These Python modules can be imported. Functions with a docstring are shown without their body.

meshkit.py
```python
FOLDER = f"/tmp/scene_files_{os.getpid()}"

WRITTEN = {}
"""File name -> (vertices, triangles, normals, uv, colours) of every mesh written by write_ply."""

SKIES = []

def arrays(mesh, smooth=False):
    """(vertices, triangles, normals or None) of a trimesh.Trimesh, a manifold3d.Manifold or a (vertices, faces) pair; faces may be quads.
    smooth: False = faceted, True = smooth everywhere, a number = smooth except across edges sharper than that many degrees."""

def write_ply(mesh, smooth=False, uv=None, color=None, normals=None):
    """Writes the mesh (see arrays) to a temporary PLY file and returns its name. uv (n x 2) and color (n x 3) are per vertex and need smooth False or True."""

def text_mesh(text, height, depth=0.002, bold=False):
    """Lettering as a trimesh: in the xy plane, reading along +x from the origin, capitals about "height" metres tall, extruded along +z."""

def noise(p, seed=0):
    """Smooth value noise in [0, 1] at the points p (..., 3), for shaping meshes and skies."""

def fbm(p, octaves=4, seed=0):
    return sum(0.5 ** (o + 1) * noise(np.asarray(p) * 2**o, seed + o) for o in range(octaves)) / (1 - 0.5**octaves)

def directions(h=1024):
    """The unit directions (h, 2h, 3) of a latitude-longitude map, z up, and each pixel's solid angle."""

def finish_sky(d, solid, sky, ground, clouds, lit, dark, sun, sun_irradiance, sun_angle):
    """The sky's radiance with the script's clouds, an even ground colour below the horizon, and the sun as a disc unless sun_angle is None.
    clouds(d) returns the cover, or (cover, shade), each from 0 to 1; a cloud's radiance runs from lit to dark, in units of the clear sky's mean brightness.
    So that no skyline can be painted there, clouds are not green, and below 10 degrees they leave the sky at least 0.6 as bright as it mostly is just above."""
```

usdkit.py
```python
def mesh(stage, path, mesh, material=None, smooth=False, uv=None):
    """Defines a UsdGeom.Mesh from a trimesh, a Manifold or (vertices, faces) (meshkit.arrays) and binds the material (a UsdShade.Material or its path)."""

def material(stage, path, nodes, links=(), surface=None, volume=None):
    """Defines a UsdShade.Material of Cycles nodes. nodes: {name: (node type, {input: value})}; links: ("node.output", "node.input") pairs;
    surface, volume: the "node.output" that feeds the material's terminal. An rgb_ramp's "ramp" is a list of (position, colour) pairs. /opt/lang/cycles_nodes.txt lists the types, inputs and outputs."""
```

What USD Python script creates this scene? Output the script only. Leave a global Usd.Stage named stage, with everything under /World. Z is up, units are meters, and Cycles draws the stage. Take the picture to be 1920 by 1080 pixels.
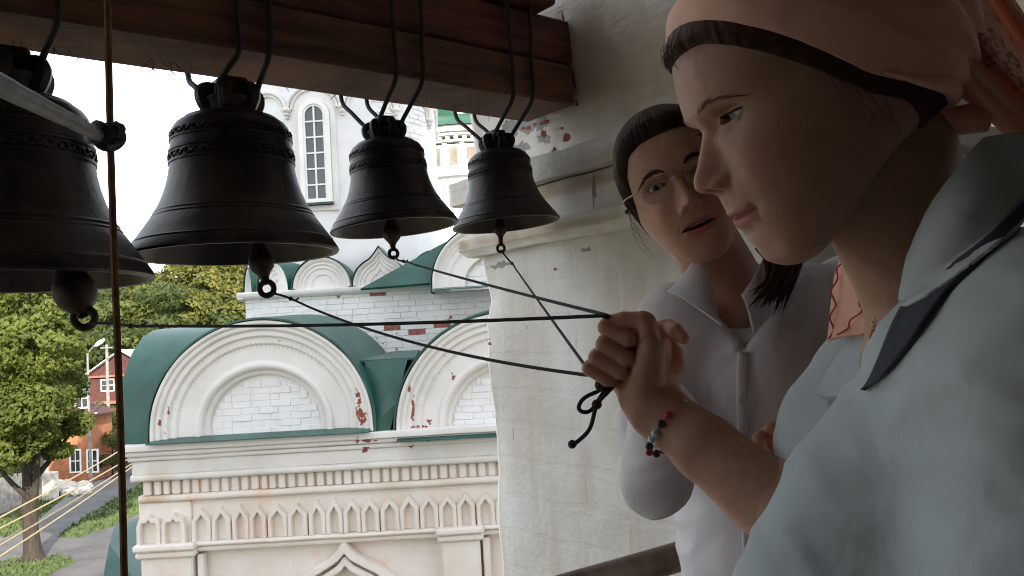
import math, random
import numpy as np
import trimesh, manifold3d, shapely
import shapely.geometry as sg
from shapely import affinity
import usdkit, meshkit
from pxr import Usd, UsdGeom, UsdLux, UsdShade, Sdf, Gf, Vt

stage = Usd.Stage.CreateInMemory()
UsdGeom.SetStageUpAxis(stage, "Z")
UsdGeom.SetStageMetersPerUnit(stage, 1.0)
UsdGeom.Xform.Define(stage, "/World")
UsdGeom.Scope.Define(stage, "/World/Looks")
rng = np.random.default_rng(7)

# ------------------------------------------------------------------ camera
CAM = np.array([0.0, 0.0, 8.0])
FPX = 1600.0                                   # focal length in pixels of a 1920 wide picture
PITCH, ROLL = math.radians(3.57), math.radians(-3.3)
EXPOSURE = 1.38
_fwd = np.array([0, math.cos(PITCH), math.sin(PITCH)])
_up0 = np.array([0, -math.sin(PITCH), math.cos(PITCH)])
_rt0 = np.array([1.0, 0, 0])
RT = math.cos(ROLL) * _rt0 + math.sin(ROLL) * _up0
UP = -math.sin(ROLL) * _rt0 + math.cos(ROLL) * _up0
FW = _fwd
cam = UsdGeom.Camera.Define(stage, "/World/camera")
cam.AddTransformOp().Set(Gf.Matrix4d(*RT, 0, *UP, 0, *(-FW), 0, *CAM, 1))
cam.CreateHorizontalApertureAttr(36.0)
cam.CreateVerticalApertureAttr(20.25)
cam.CreateFocalLengthAttr(36.0 * FPX / 1920)
cam.CreateClippingRangeAttr(Gf.Vec2f(0.02, 5000))
cam.CreateExposureAttr(EXPOSURE)

# ------------------------------------------------------------------ sky and sun
SUN_TO = np.array([0.30, -0.95, 0.0]); SUN_TO /= np.linalg.norm(SUN_TO)
SUN_EL = math.radians(25)
SUN_DIR = np.array([SUN_TO[0] * math.cos(SUN_EL), SUN_TO[1] * math.cos(SUN_EL), math.sin(SUN_EL)])
SKY_STRENGTH, SUN_INT = 0.15, 0.95
usdkit.material(stage, "/World/Looks/sky_look", {
    "tc": ("texture_coordinate", {}),
    "sky": ("sky_texture", {"sky_type": "single_scattering", "sun_disc": False, "sun_elevation": SUN_EL,
                            "sun_rotation": math.atan2(SUN_DIR[0], SUN_DIR[1]), "altitude": 150.0, "aerosol_density": 2.2}),
    "cl": ("noise_texture", {"scale": 1.6, "detail": 5.0, "roughness": 0.55}), "cr": ("rgb_ramp", {"ramp": [(0.3, (0.55,) * 3), (0.7, (0.92,) * 3)]}),
    "mx": ("mix_color", {"b": (5.7, 6.0, 6.4), "use_clamp": False}),                       # a thin bright veil of cloud over the whole sky
    "bg": ("background_shader", {"strength": SKY_STRENGTH})},
    [("tc.generated", "cl.vector"), ("cl.fac", "cr.fac"), ("cr.color", "mx.fac"), ("sky.color", "mx.a"), ("mx.result", "bg.color")], surface="bg.background")
sky = UsdLux.DomeLight.Define(stage, "/World/sky")
UsdShade.MaterialBindingAPI.Apply(sky.GetPrim()).Bind(UsdShade.Material.Get(stage, "/World/Looks/sky_look"))
sky.GetPrim().SetCustomDataByKey("kind", "structure")
sun = UsdLux.DistantLight.Define(stage, "/World/sun")
sun.CreateIntensityAttr(SUN_INT); sun.CreateAngleAttr(0.5); sun.CreateNormalizeAttr(True)
sun.CreateColorAttr(Gf.Vec3f(1.0, 0.90, 0.74))
zc = SUN_DIR; xc = np.cross([0, 0, 1.0], zc); xc /= np.linalg.norm(xc); yc = np.cross(zc, xc)
sun.AddTransformOp().Set(Gf.Matrix4d(*xc, 0, *yc, 0, *zc, 0, 0, 0, 60, 1))

# ------------------------------------------------------------------ helpers
def ray(px, py):
    return FW + (px - 960) / FPX * RT - (py - 540) / FPX * UP
def at(px, py, Z):
    """The point of the place that lies Z metres deep where the photograph has (px, py)."""
    return CAM + Z * ray(px, py)
def hit(px, py, n, d):
    """Where the line of sight meets the plane n.x = d."""
    r = ray(px, py); n = np.asarray(n, float)
    return CAM + r * ((d - n @ CAM) / (n @ r))
def on_y(px, py, y): return hit(px, py, (0, 1, 0), y)
def on_z(px, py, z=0.0): return hit(px, py, (0, 0, 1), z)
def project(p):
    q = np.asarray(p, float) - CAM
    Z = q @ FW
    return 960 + FPX * (q @ RT) / Z, 540 - FPX * (q @ UP) / Z

U = np.array([0.79, 0.6131, 0.0]); V = np.array([-0.6131, 0.79, 0.0])   # the bell tower's own axes
def tw(u, v, z): return CAM * [1, 1, 0] + U * u + V * v + np.array([0, 0, z])
def to_uv(p): p = np.asarray(p, float); return p @ U, p @ V

_count = {}
def path_for(name, parent=None):
    base = (str(parent.GetPath()) if parent is not None else "/World") + "/" + name
    k = _count.get(base, 0); _count[base] = k + 1
    return base if k == 0 else f"{base}_{k:03d}"
def meta(prim, label=None, cat=None, group=None, kind=None):
    for k, v in (("label", label), ("category", cat), ("group", group), ("kind", kind)):
        if v: prim.SetCustomDataByKey(k, v)
    return prim
def thing(name, label=None, cat=None, group=None, kind=None, loc=None, rotz=0, mat4=None, scale=None):
    x = UsdGeom.Xform.Define(stage, path_for(name))
    if mat4 is not None: x.AddTransformOp().Set(Gf.Matrix4d(*np.asarray(mat4, float).T.ravel()))
    if loc is not None: x.AddTranslateOp().Set(Gf.Vec3d(*map(float, loc)))
    if rotz: x.AddRotateZOp().Set(float(rotz))
    if scale is not None: x.AddScaleOp().Set(Gf.Vec3f(*map(float, np.broadcast_to(scale, 3))))
    return meta(x.GetPrim(), label, cat, group, kind)
def copy_of(src, label=None, cat=None, group=None, **kw):
    was = src.GetCustomData()
    name = src.GetName().rstrip("0123456789").rstrip("_")
    t = thing(name, label or was.get("label"), cat or was.get("category"), group or was.get("group"), **kw)
    t.GetReferences().AddInternalReference(src.GetPath()); t.SetInstanceable(True)
    return t
def obj(name, mesh, material, parent=None, label=None, cat=None, group=None, kind=None, smooth=False, col=None):
    """One Mesh prim. col: an (n, 3) array per vertex, kept as the primvar tint (needs smooth False or True)."""
    if isinstance(mesh, list): mesh = trimesh.util.concatenate(mesh)
    m = usdkit.mesh(stage, path_for(name, parent), mesh, LOOK[material] if isinstance(material, str) else material, smooth=smooth)
    if col is not None:
        UsdGeom.PrimvarsAPI(m).CreatePrimvar("tint", Sdf.ValueTypeNames.Color3fArray, "vertex").Set(Vt.Vec3fArray.FromNumpy(np.asarray(col, np.float32)))
    return meta(m.GetPrim(), label, cat, group, kind)

def TM(v, f): return trimesh.Trimesh(np.asarray(v, float), np.asarray(f), process=False)
def box(x0, x1, y0, y1, z0, z1):
    b = trimesh.creation.box([x1 - x0, y1 - y0, z1 - z0]); b.apply_translation([(x0 + x1) / 2, (y0 + y1) / 2, (z0 + z1) / 2]); return b
def cbox(x0, x1, y0, y1, z0, z1, c=0.004):
    """A box with chamfered edges."""
    pts = []
    for x in (x0, x1):
        for y in (y0, y1):
            for z in (z0, z1):
                sx, sy, sz = (1 if x == x0 else -1), (1 if y == y0 else -1), (1 if z == z0 else -1)
                pts += [(x + sx * c, y + sy * c, z), (x + sx * c, y, z + sz * c), (x, y + sy * c, z + sz * c)]
    return trimesh.convex.convex_hull(np.array(pts))
def grid_mesh(P, closed_u=False, closed_v=False):
    """P[i, j] points -> quads as triangles."""
    n, m = P.shape[:2]
    i = np.arange(n if closed_u else n - 1); j = np.arange(m if closed_v else m - 1)
    I, J = np.meshgrid(i, j, indexing="ij"); I2, J2 = (I + 1) % n, (J + 1) % m
    a, b, c, d = I * m + J, I2 * m + J, I2 * m + J2, I * m + J2
    f = np.concatenate([np.stack([a, b, c], -1).reshape(-1, 3), np.stack([a, c, d], -1).reshape(-1, 3)])
    return TM(P.reshape(-1, 3), f)
def spline(pts, n):
    from scipy.interpolate import CubicSpline
    pts = np.asarray(pts, float); d = np.r_[0, np.cumsum(np.linalg.norm(np.diff(pts, axis=0), axis=1))]
    return CubicSpline(d, pts, bc_type="natural")(np.linspace(0, d[-1], n))
def tube(pts, r, sides=8, caps=True):
    """A tube along a polyline; r a number or one radius for each point."""
    p = np.asarray(pts, float); n = len(p); r = np.broadcast_to(r, n)
    t = np.gradient(p, axis=0); t /= np.linalg.norm(t, axis=1, keepdims=True) + 1e-12
    a = np.cross(t[0], [0, 0, 1.0] if abs(t[0][2]) < 0.9 else [1.0, 0, 0]); a /= np.linalg.norm(a)
    A = []
    for k in range(n):
        a = a - t[k] * (a @ t[k]); a /= np.linalg.norm(a); A.append(a)
    A = np.array(A); B = np.cross(t, A); g = np.arange(sides) * 2 * np.pi / sides
    P = p[:, None] + r[:, None, None] * (np.cos(g)[None, :, None] * A[:, None] + np.sin(g)[None, :, None] * B[:, None])
    m = grid_mesh(P, closed_v=True); v = list(m.vertices); f = list(m.faces[:, ::-1])
    if caps:
        v += [p[0], p[-1]]; N = n * sides
        for k in range(sides):
            f.append((N, k, (k + 1) % sides)); f.append((N + 1, (n - 1) * sides + (k + 1) % sides, (n - 1) * sides + k))
    m = TM(v, f)
    return m
def revolve(prof, sides=48):
    """prof: (radius, z) from top to bottom along the outside and back."""
    prof = np.asarray(prof, float); g = np.arange(sides) * 2 * np.pi / sides
    P = np.stack([prof[:, None, 0] * np.cos(g), prof[:, None, 0] * np.sin(g), np.broadcast_to(prof[:, None, 1], (len(prof), sides))], -1)
    m = grid_mesh(P, closed_v=True); m.fix_normals(); return m
def extrude(poly, h):
    if isinstance(poly, (list, np.ndarray)): poly = sg.Polygon(poly)
    return trimesh.util.concatenate([trimesh.creation.extrude_polygon(g, h, engine="earcut") for g in getattr(poly, "geoms", [poly])])
def wall_xz(poly, y0, y1):
    """A polygon drawn in x and z, standing from y0 (front) to y1 (back)."""
    m = extrude(poly, abs(y1 - y0)); v = m.vertices.copy()
    m = TM(np.stack([v[:, 0], y1 - v[:, 2], v[:, 1]], -1), m.faces); return m
def move(m, M): m = m.copy(); m.apply_transform(M); return m
def ground_poly(name, pts, z, mat, **kw):
    p = sg.Polygon(pts); v, f = trimesh.creation.triangulate_polygon(p, engine="earcut")
    return obj(name, TM(np.c_[v, np.full(len(v), z)], f), mat, **kw)
def rot_to(z, x=None):
    z = np.asarray(z, float); z = z / np.linalg.norm(z)
    x = np.asarray(x if x is not None else ([1, 0, 0] if abs(z[0]) < .9 else [0, 1, 0]), float)
    x = x - z * (x @ z); x /= np.linalg.norm(x); M = np.eye(4); M[:3, 0], M[:3, 1], M[:3, 2] = x, np.cross(z, x), z; return M
def wobble(m, amp, scale, seed=0, octaves=3):
    """Uneven surfaces: every point is pushed by a smooth field."""
    v = np.array(m.vertices)
    d = np.stack([meshkit.fbm(v / scale + 17.3 * k, octaves, seed + 11 * k) - 0.5 for k in range(3)], -1)
    return TM(v + 2 * amp * d, m.faces)
def fine(m, edge):
    v, f = trimesh.remesh.subdivide_to_size(m.vertices, m.faces, edge, max_iter=14)
    m = trimesh.Trimesh(v, f, process=False); m.merge_vertices(); return m

# ------------------------------------------------------------------ looks
LOOK = {}
def look(name, nodes, links, surface="p.BSDF"):
    LOOK[name] = usdkit.material(stage, f"/World/Looks/{name}", nodes, links, surface=surface)
def grain(name, c0, c1, scale=8.0, rough=0.7, bump=0.0, bscale=None, stretch=(1, 1, 1), metallic=0.0, detail=5.0, lo=0.35, hi=0.65, extra=None, bdist=0.01, obj_space=False, spec=None):
    """A colour that wanders between c0 and c1 with noise, and fine relief."""
    p = {"roughness": rough, "metallic": metallic}
    if spec is not None: p["specular_ior_level"] = spec
    p.update(extra or {})
    n = {"g": ("texture_coordinate", {}) if obj_space else ("geometry", {}), "m": ("mapping", {"scale": stretch}),
         "n": ("noise_texture", {"scale": scale, "detail": detail, "roughness": 0.6}),
         "r": ("rgb_ramp", {"ramp": [(lo, c0), (hi, c1)]}), "p": ("principled_bsdf", p)}
    l = [("g.object" if obj_space else "g.position", "m.vector"), ("m.vector", "n.vector"), ("n.fac", "r.fac"), ("r.color", "p.base_color")]
    if bump:
        n["n2"] = ("noise_texture", {"scale": bscale or scale * 4, "detail": 6.0, "roughness": 0.6}); n["b"] = ("bump", {"strength": bump, "distance": bdist})
        l += [("m.vector", "n2.vector"), ("n2.fac", "b.height"), ("b.normal", "p.normal")]
    look(name, n, l)
def plain(name, c, rough=0.6, metallic=0.0, **kw):
    look(name, {"p": ("principled_bsdf", {"base_color": c, "roughness": rough, "metallic": metallic, **kw})}, [])

def limewash(name, white, grey, scale, peel_at, brick=(0.27, 0.085, 0.06), stain=(0.55, 0.42, 0.28), stain_at=0.62, bump=0.5, tint=False, streak=0.35, bdist=0.006, bscale=45.0, courses=True, edge=60.0):
    """Lime paint over brick: clouded white, ochre stains, streaks that run down, flakes gone to red brick; the primvar tint adds marks (r: brick laid bare, g: grey cement, b: ochre)."""
    n = {"g": ("geometry", {}),
         "n1": ("noise_texture", {"scale": scale, "detail": 6.0, "roughness": 0.62}),
         "r1": ("rgb_ramp", {"ramp": [(0.28, grey), (0.6, white)]}),
         "ms": ("mapping", {"scale": (7, 7, 0.7)}), "n2": ("noise_texture", {"scale": scale * 0.8, "detail": 4.0}),
         "r2": ("rgb_ramp", {"ramp": [(0.52, (0, 0, 0)), (0.75, (streak,) * 3)]}),
         "x1": ("mix_color", {"b": stain}),
         "n3": ("noise_texture", {"scale": scale * 1.4, "detail": 8.0, "roughness": 0.7}),
         "r3": ("rgb_ramp", {"ramp": [(stain_at, (0, 0, 0)), (stain_at + 0.14, (0.7,) * 3)]}),
         "x2": ("mix_color", {"b": stain}),
         "n4": ("noise_texture", {"scale": scale * 2.6, "detail": 9.0, "roughness": 0.72}),
         "r4": ("rgb_ramp", {"ramp": [(peel_at, (0, 0, 0)), (peel_at + 0.012, (1, 1, 1))]}),
         "x3": ("mix_color", {"b": brick}),
         "n5": ("noise_texture", {"scale": bscale, "detail": 7.0, "roughness": 0.65}),
         "h": ("mix_color", {"blend_type": "subtract", "fac": 0.5}),
         "b": ("bump", {"strength": bump, "distance": bdist}),
         "p": ("principled_bsdf", {"roughness": 0.88, "specular_ior_level": 0.15})}
    l = [("g.position", "n1.vector"), ("n1.fac", "r1.fac"), ("g.position", "ms.vector"), ("ms.vector", "n2.vector"), ("n2.fac", "r2.fac"),
         ("r1.color", "x1.a"), ("r2.color", "x1.fac"), ("g.position", "n3.vector"), ("n3.fac", "r3.fac"), ("x1.result", "x2.a"), ("r3.color", "x2.fac"),
         ("g.position", "n4.vector"), ("n4.fac", "r4.fac"), ("g.position", "n5.vector"), ("n5.fac", "h.a"), ("r4.color", "h.b"), ("h.result", "b.height"), ("b.normal", "p.normal")]
    last = "x2.result"
    if tint and courses:
        ph = math.atan2(V[1], V[0])
        n.update({"mr": ("mapping", {"rotation": (0, 0, -ph)}), "sx": ("separate_xyz", {}), "cx": ("combine_xyz", {}), "bk": ("brick_texture", {"scale": 1.0, "brick_width": .275, "row_height": .082, "mortar_size": .009, "mortar_smooth": .6, "offset": .5}),
                  "ib": ("math", {"math_type": "multiply", "value2": -.30}), "wv": ("noise_texture", {"scale": 5.0, "detail": 3.0}), "mw": ("mix_vector", {"fac": .045}), "b0": ("bump", {"strength": .20, "distance": .010}),
                  "mk": ("mapping", {"scale": (26, 26, 4)}), "nk": ("noise_texture", {"scale": 1.0, "detail": 5.0, "roughness": .6}), "rk": ("rgb_ramp", {"ramp": [(.69, (0, 0, 0)), (.715, (.8,) * 3)]}), "xk": ("mix_color", {"b": (.16, .12, .10)})})
        l += [("g.position", "wv.vector"), ("g.position", "mw.a"), ("wv.color", "mw.b"), ("mw.result", "mr.vector"), ("mr.vector", "sx.vector"), ("sx.x", "cx.x"), ("sx.z", "cx.y"), ("cx.vector", "bk.vector"), ("bk.fac", "ib.value1"), ("ib.value", "b0.height"), ("b0.normal", "b.normal"),
              ("g.position", "mk.vector"), ("mk.vector", "nk.vector"), ("nk.fac", "rk.fac"), ("rk.color", "xk.fac"), (last, "xk.a")]
        last = "xk.result"
    if tint:
        n.update({"at": ("attribute", {"attribute": "tint"}), "sp": ("separate_color", {}),
                  "ed": ("noise_texture", {"scale": edge, "detail": 6.0}),
                  "xg": ("mix_color", {"b": (0.33, 0.33, 0.31)}), "xo": ("mix_color", {"b": (0.42, 0.27, 0.12)}),
                  "eg": ("math", {"math_type": "add"}), "tg": ("rgb_ramp", {"ramp": [(0.98, (0, 0, 0)), (1.0, (1, 1, 1))]}), "hg": ("math", {"math_type": "multiply", "value2": 0.5}),
                  "er": ("math", {"math_type": "add"}), "tr": ("rgb_ramp", {"ramp": [(0.98, (0, 0, 0)), (1.0, (1, 1, 1))]}),
                  "mx": ("mix_color", {"blend_type": "lighten", "fac": 1.0})})
        l += [("at.color", "sp.color"), ("g.position", "ed.vector"), ("ed.fac", "eg.value1"), ("sp.g", "eg.value2"), ("ed.fac", "er.value1"), ("sp.r", "er.value2"),
              (last, "xo.a"), ("sp.b", "xo.fac"), ("xo.result", "xg.a"), ("eg.value", "tg.fac"), ("tg.color", "xg.fac"), ("er.value", "tr.fac"),
              ("tr.color", "mx.a"), ("r4.color", "mx.b")]
        last = "xg.result"
        l += [(last, "x3.a"), ("mx.result", "x3.fac")]
    else:
        l += [(last, "x3.a"), ("r4.color", "x3.fac")]
    l += [("x3.result", "p.base_color")]
    look(name, n, l)

limewash("tower_lime", (0.83, 0.79, 0.735), (0.63, 0.58, 0.52), 3.0, 0.735, tint=True, bump=0.6)
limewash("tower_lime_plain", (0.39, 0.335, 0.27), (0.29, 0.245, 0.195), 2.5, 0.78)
limewash("facade_white", (0.72, 0.695, 0.67), (0.60, 0.58, 0.55), 1.6, 0.715, stain=(0.72, 0.58, 0.46), stain_at=0.64, bump=0.35, bdist=0.01, bscale=22, streak=0.12)
limewash("frieze_white", (0.72, 0.675, 0.63), (0.66, 0.57, 0.50), 1.9, 0.735, stain=(0.74, 0.50, 0.37), stain_at=0.56, bump=0.35, bdist=0.01, bscale=22, streak=0.16)
limewash("facade_worn", (0.72, 0.695, 0.67), (0.60, 0.58, 0.55), 1.6, 0.735, stain=(0.72, 0.58, 0.46), stain_at=0.64, bump=0.35, bdist=0.01, bscale=22, streak=0.12, tint=True, courses=False, edge=22.0)
limewash("frieze_worn", (0.72, 0.675, 0.63), (0.66, 0.57, 0.50), 1.9, 0.74, stain=(0.74, 0.50, 0.37), stain_at=0.56, bump=0.35, bdist=0.01, bscale=22, streak=0.16, tint=True, courses=False, edge=22.0)
limewash("brick_white", (0.75, 0.75, 0.755), (0.66, 0.66, 0.665), 2.0, 0.70, stain_at=0.72, bump=0.4, bdist=0.01, bscale=30, streak=0.08)
limewash("brick_flaked", (0.75, 0.74, 0.73), (0.66, 0.65, 0.63), 2.0, 0.58, stain_at=0.7, bump=0.5, bdist=0.012, bscale=30, streak=0.08)
grain("brick_red", (0.22, 0.07, 0.05), (0.36, 0.14, 0.11), 14, 0.9, 0.5, 60)
grain("mortar", (0.52, 0.50, 0.48), (0.72, 0.71, 0.70), 3, 0.95, 0.4, 50)
grain("green_roof", (0.006, 0.046, 0.035), (0.019, 0.094, 0.072), 1.7, 0.42, 0.14, 5, bdist=0.02, detail=9, stretch=(1, 1, .6))
grain("green_dome", (0.008, 0.06, 0.025), (0.014, 0.09, 0.04), 2.5, 0.38)
grain("bronze", (0.030, 0.027, 0.026), (0.095, 0.080, 0.070), 7, 0.46, 0.3, 60, metallic=0.75, obj_space=True, bdist=0.004)
grain("iron", (0.035, 0.028, 0.025), (0.09, 0.06, 0.045), 30, 0.6, 0.3, 120, metallic=0.6, bdist=0.003)
grain("rust_pipe", (0.10, 0.055, 0.04), (0.22, 0.15, 0.12), 14, 0.62, 0.5, 120, metallic=0.3, bdist=0.003)
grain("beam_wood", (0.075, 0.019, 0.011), (0.22, 0.062, 0.034), 5, 0.68, 0.9, 18, stretch=(1.0, 1.0, 9.0), bdist=0.006, detail=8)
grain("beam_wood_pale", (0.095, 0.036, 0.018), (0.25, 0.105, 0.055), 5, 0.72, 0.9, 18, stretch=(1.0, 1.0, 9.0), bdist=0.006, detail=8)
plain("strap", (0.022, 0.020, 0.024), 0.65)
plain("cord_black", (0.018, 0.015, 0.020), 0.75)
grain("rope_brown", (0.14, 0.065, 0.022), (0.25, 0.13, 0.05), 60, 0.85, 0.5, 200, bdist=0.002)
grain("pole_grey", (0.07, 0.065, 0.055), (0.17, 0.155, 0.13), 20, 0.5, 0.4, 60, bdist=0.003)
grain("stone_grey", (0.16, 0.14, 0.12), (0.24, 0.21, 0.18), 2, 0.9, 0.3)
grain("window_frame", (0.72, 0.72, 0.70), (0.80, 0.80, 0.79), 4, 0.6)
plain("dark_metal", (0.03, 0.03, 0.03), 0.5, 0.3)
grain("asphalt", (0.065, 0.065, 0.065), (0.115, 0.11, 0.105), 0.6, 0.9, 0.3, 30)
grain("path", (0.12, 0.115, 0.11), (0.18, 0.175, 0.165), 0.5, 0.9, 0.2, 20)
grain("soil", (0.05, 0.045, 0.03), (0.08, 0.09, 0.035), 0.25, 0.95)
grain("bark", (0.022, 0.016, 0.012), (0.055, 0.042, 0.033), 8, 0.9, 0.8, 20, stretch=(1, 1, .2), bdist=.03)
plain("window_glass", (0.02, 0.026, 0.03), 0.08, 0.0, specular_ior_level=0.8)
def leaf_look(name, dark, light, trans):
    look(name, {"o": ("geometry", {}), "n": ("noise_texture", {"scale": 0.55, "detail": 3.0}), "a": ("math", {"math_type": "multiply_add", "value2": 0.45}),
                "r": ("rgb_ramp", {"ramp": [(0.25, dark), (0.8, light)]}), "d": ("principled_bsdf", {"roughness": 0.55, "specular_ior_level": 0.25}),
                "t": ("translucent_bsdf", {"color": trans}), "x": ("mix_closure", {"fac": 0.3})},
         [("o.position", "n.vector"), ("o.random_per_island", "a.value1"), ("n.fac", "a.value3"), ("a.value", "r.fac"), ("r.color", "d.base_color"), ("d.BSDF", "x.closure1"), ("t.BSDF", "x.closure2")], surface="x.closure")
leaf_look("leaf_bright", (0.04, 0.062, 0.012), (0.15, 0.178, 0.035), (0.16, 0.19, 0.03))
leaf_look("leaf_mid", (0.045, 0.065, 0.018), (0.13, 0.15, 0.04), (0.11, 0.14, 0.03))
leaf_look("leaf_yellow", (0.065, 0.075, 0.018), (0.19, 0.19, 0.045), (0.16, 0.17, 0.03))
leaf_look("leaf_dark", (0.03, 0.05, 0.015), (0.08, 0.10, 0.03), (0.07, 0.10, 0.02))
# ================================================================== the bell tower we stand in
Z0 = CAM[2]
FLOOR = Z0 - 1.37
def arch_poly(u0, u1, z0, zs):
    r, c = (u1 - u0) / 2, (u0 + u1) / 2
    return sg.Polygon([(u0, z0), (u1, z0)] + [(c + r * math.cos(t), zs + r * math.sin(t)) for t in np.linspace(0, math.pi, 33)])
def uvz(m, swap):
    """A polygon extrusion (x, y, depth) laid into the tower's axes by the function swap."""
    v = m.vertices; return TM(np.array([swap(*p) for p in v]), m.faces)

UJ, VI, VO = 1.29, 0.87, 1.785            # jamb plane, inner and outer face of the bell wall
CEIL = Z0 + 2.25
tower = thing("bell_tower", "white limewashed bell tower whose thick pier fills the middle behind the two girls", "bell tower")
# the bell wall with its two arched openings
wp = sg.box(-2.6, FLOOR - 0.3, UJ, CEIL).union(sg.box(2.12, FLOOR - 0.3, 4.9, CEIL)).union(sg.box(-2.6, Z0 + 0.42, 4.9, CEIL))
wp = wp.difference(arch_poly(-1.33, UJ, FLOOR - 0.4, Z0 + 0.44)).difference(arch_poly(2.12, 3.7, FLOOR - 0.4, Z0 + 0.44)).difference(sg.box(UJ, FLOOR - 1, 2.12, Z0 + 0.4165))
near = wp.intersection(sg.box(0.35, Z0 + 0.4165, 2.12, Z0 + 1.45)).buffer(0); wp = wp.difference(sg.box(0.35, Z0 + 0.0, 2.12, Z0 + 1.45)).buffer(0)
wall = uvz(extrude(wp, VO - VI), lambda x, y, d: U * x + V * (VI + d) + np.array([0, 0, y]))
obj("bell_wall", wobble(fine(wall, 0.12), 0.003, 0.25, 3), "tower_lime", tower, smooth=38, label="white arched wall above the openings")
# the pier itself: a fine mesh, so that its painted faces are uneven and its edge is worn
pier = trimesh.creation.box([2.12 - UJ, VO - VI, Z0 + 0.42 - FLOOR + 0.3])
pier.apply_translation([(UJ + 2.12) / 2, (VI + VO) / 2, (FLOOR - 0.3 + Z0 + 0.42) / 2])
pier = TM(pier.vertices[:, :1] * U + pier.vertices[:, 1:2] * V + pier.vertices[:, 2:] * [0, 0, 1], pier.faces)
pier = fine(pier, 0.028)
v = np.array(pier.vertices); pu, pv = v @ U, v @ V
corner = np.exp(-((pu - UJ) / 0.05) ** 2 - ((pv - VO) / 0.05) ** 2)
wear = (meshkit.fbm(np.c_[v[:, 2] * 9, pu * 0, pv * 0], 4, 5) - 0.35) * 0.016 + 0.005
v += (-V[None] + U[None]) * (corner * np.clip(wear, 0, 1))[:, None]
pier = wobble(wobble(TM(v, pier.faces), 0.0022, 0.10, 4, 4), 0.0025, 0.5, 8, 2)
def marks(verts, spots, ns=24):
    """Worn patches: each spot is (px, py, radius in px across, along, channel, strength, tilt) seen on the pier."""
    c = np.zeros((len(verts), 3)); P = np.array(verts) - CAM; Zd = P @ FW
    X = 960 + FPX * (P @ RT) / Zd; Y = 540 - FPX * (P @ UP) / Zd
    nz = meshkit.fbm(np.array(verts) * ns, 4, 9) - 0.5
    for px, py, ra, rb, ch, s, a in spots:
        ca, sa = math.cos(a), math.sin(a); dx, dy = X - px, Y - py
        d = np.hypot((dx * ca + dy * sa) / ra, (-dx * sa + dy * ca) / rb) + nz * 0.9
        c[:, ch] = np.maximum(c[:, ch], s * np.clip(1.45 - d, 0, 1))
    return c
spots_pier = [(932, 498, 36, 11, 1, .66, -.15), (1100, 467, 14, 5, 1, .62, -.2), (925, 790, 8, 26, 0, .66, 0), (922, 858, 7, 14, 0, .62, 0), (926, 885, 6, 10, 0, .58, 0), (918, 645, 6, 12, 0, .6, 0), (988, 620, 4, 22, 1, .58, 0), (930, 910, 4, 8, 0, .6, 0),
              (1040, 505, 5, 3, 0, .6, 0), (1062, 470, 9, 4, 0, .6, 0), (1085, 520, 4, 9, 1, .56, 0), (1180, 640, 60, 200, 2, .25, 0), (1000, 700, 40, 160, 2, .14, 0), (1100, 900, 16, 60, 2, .22, 0)]
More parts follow.
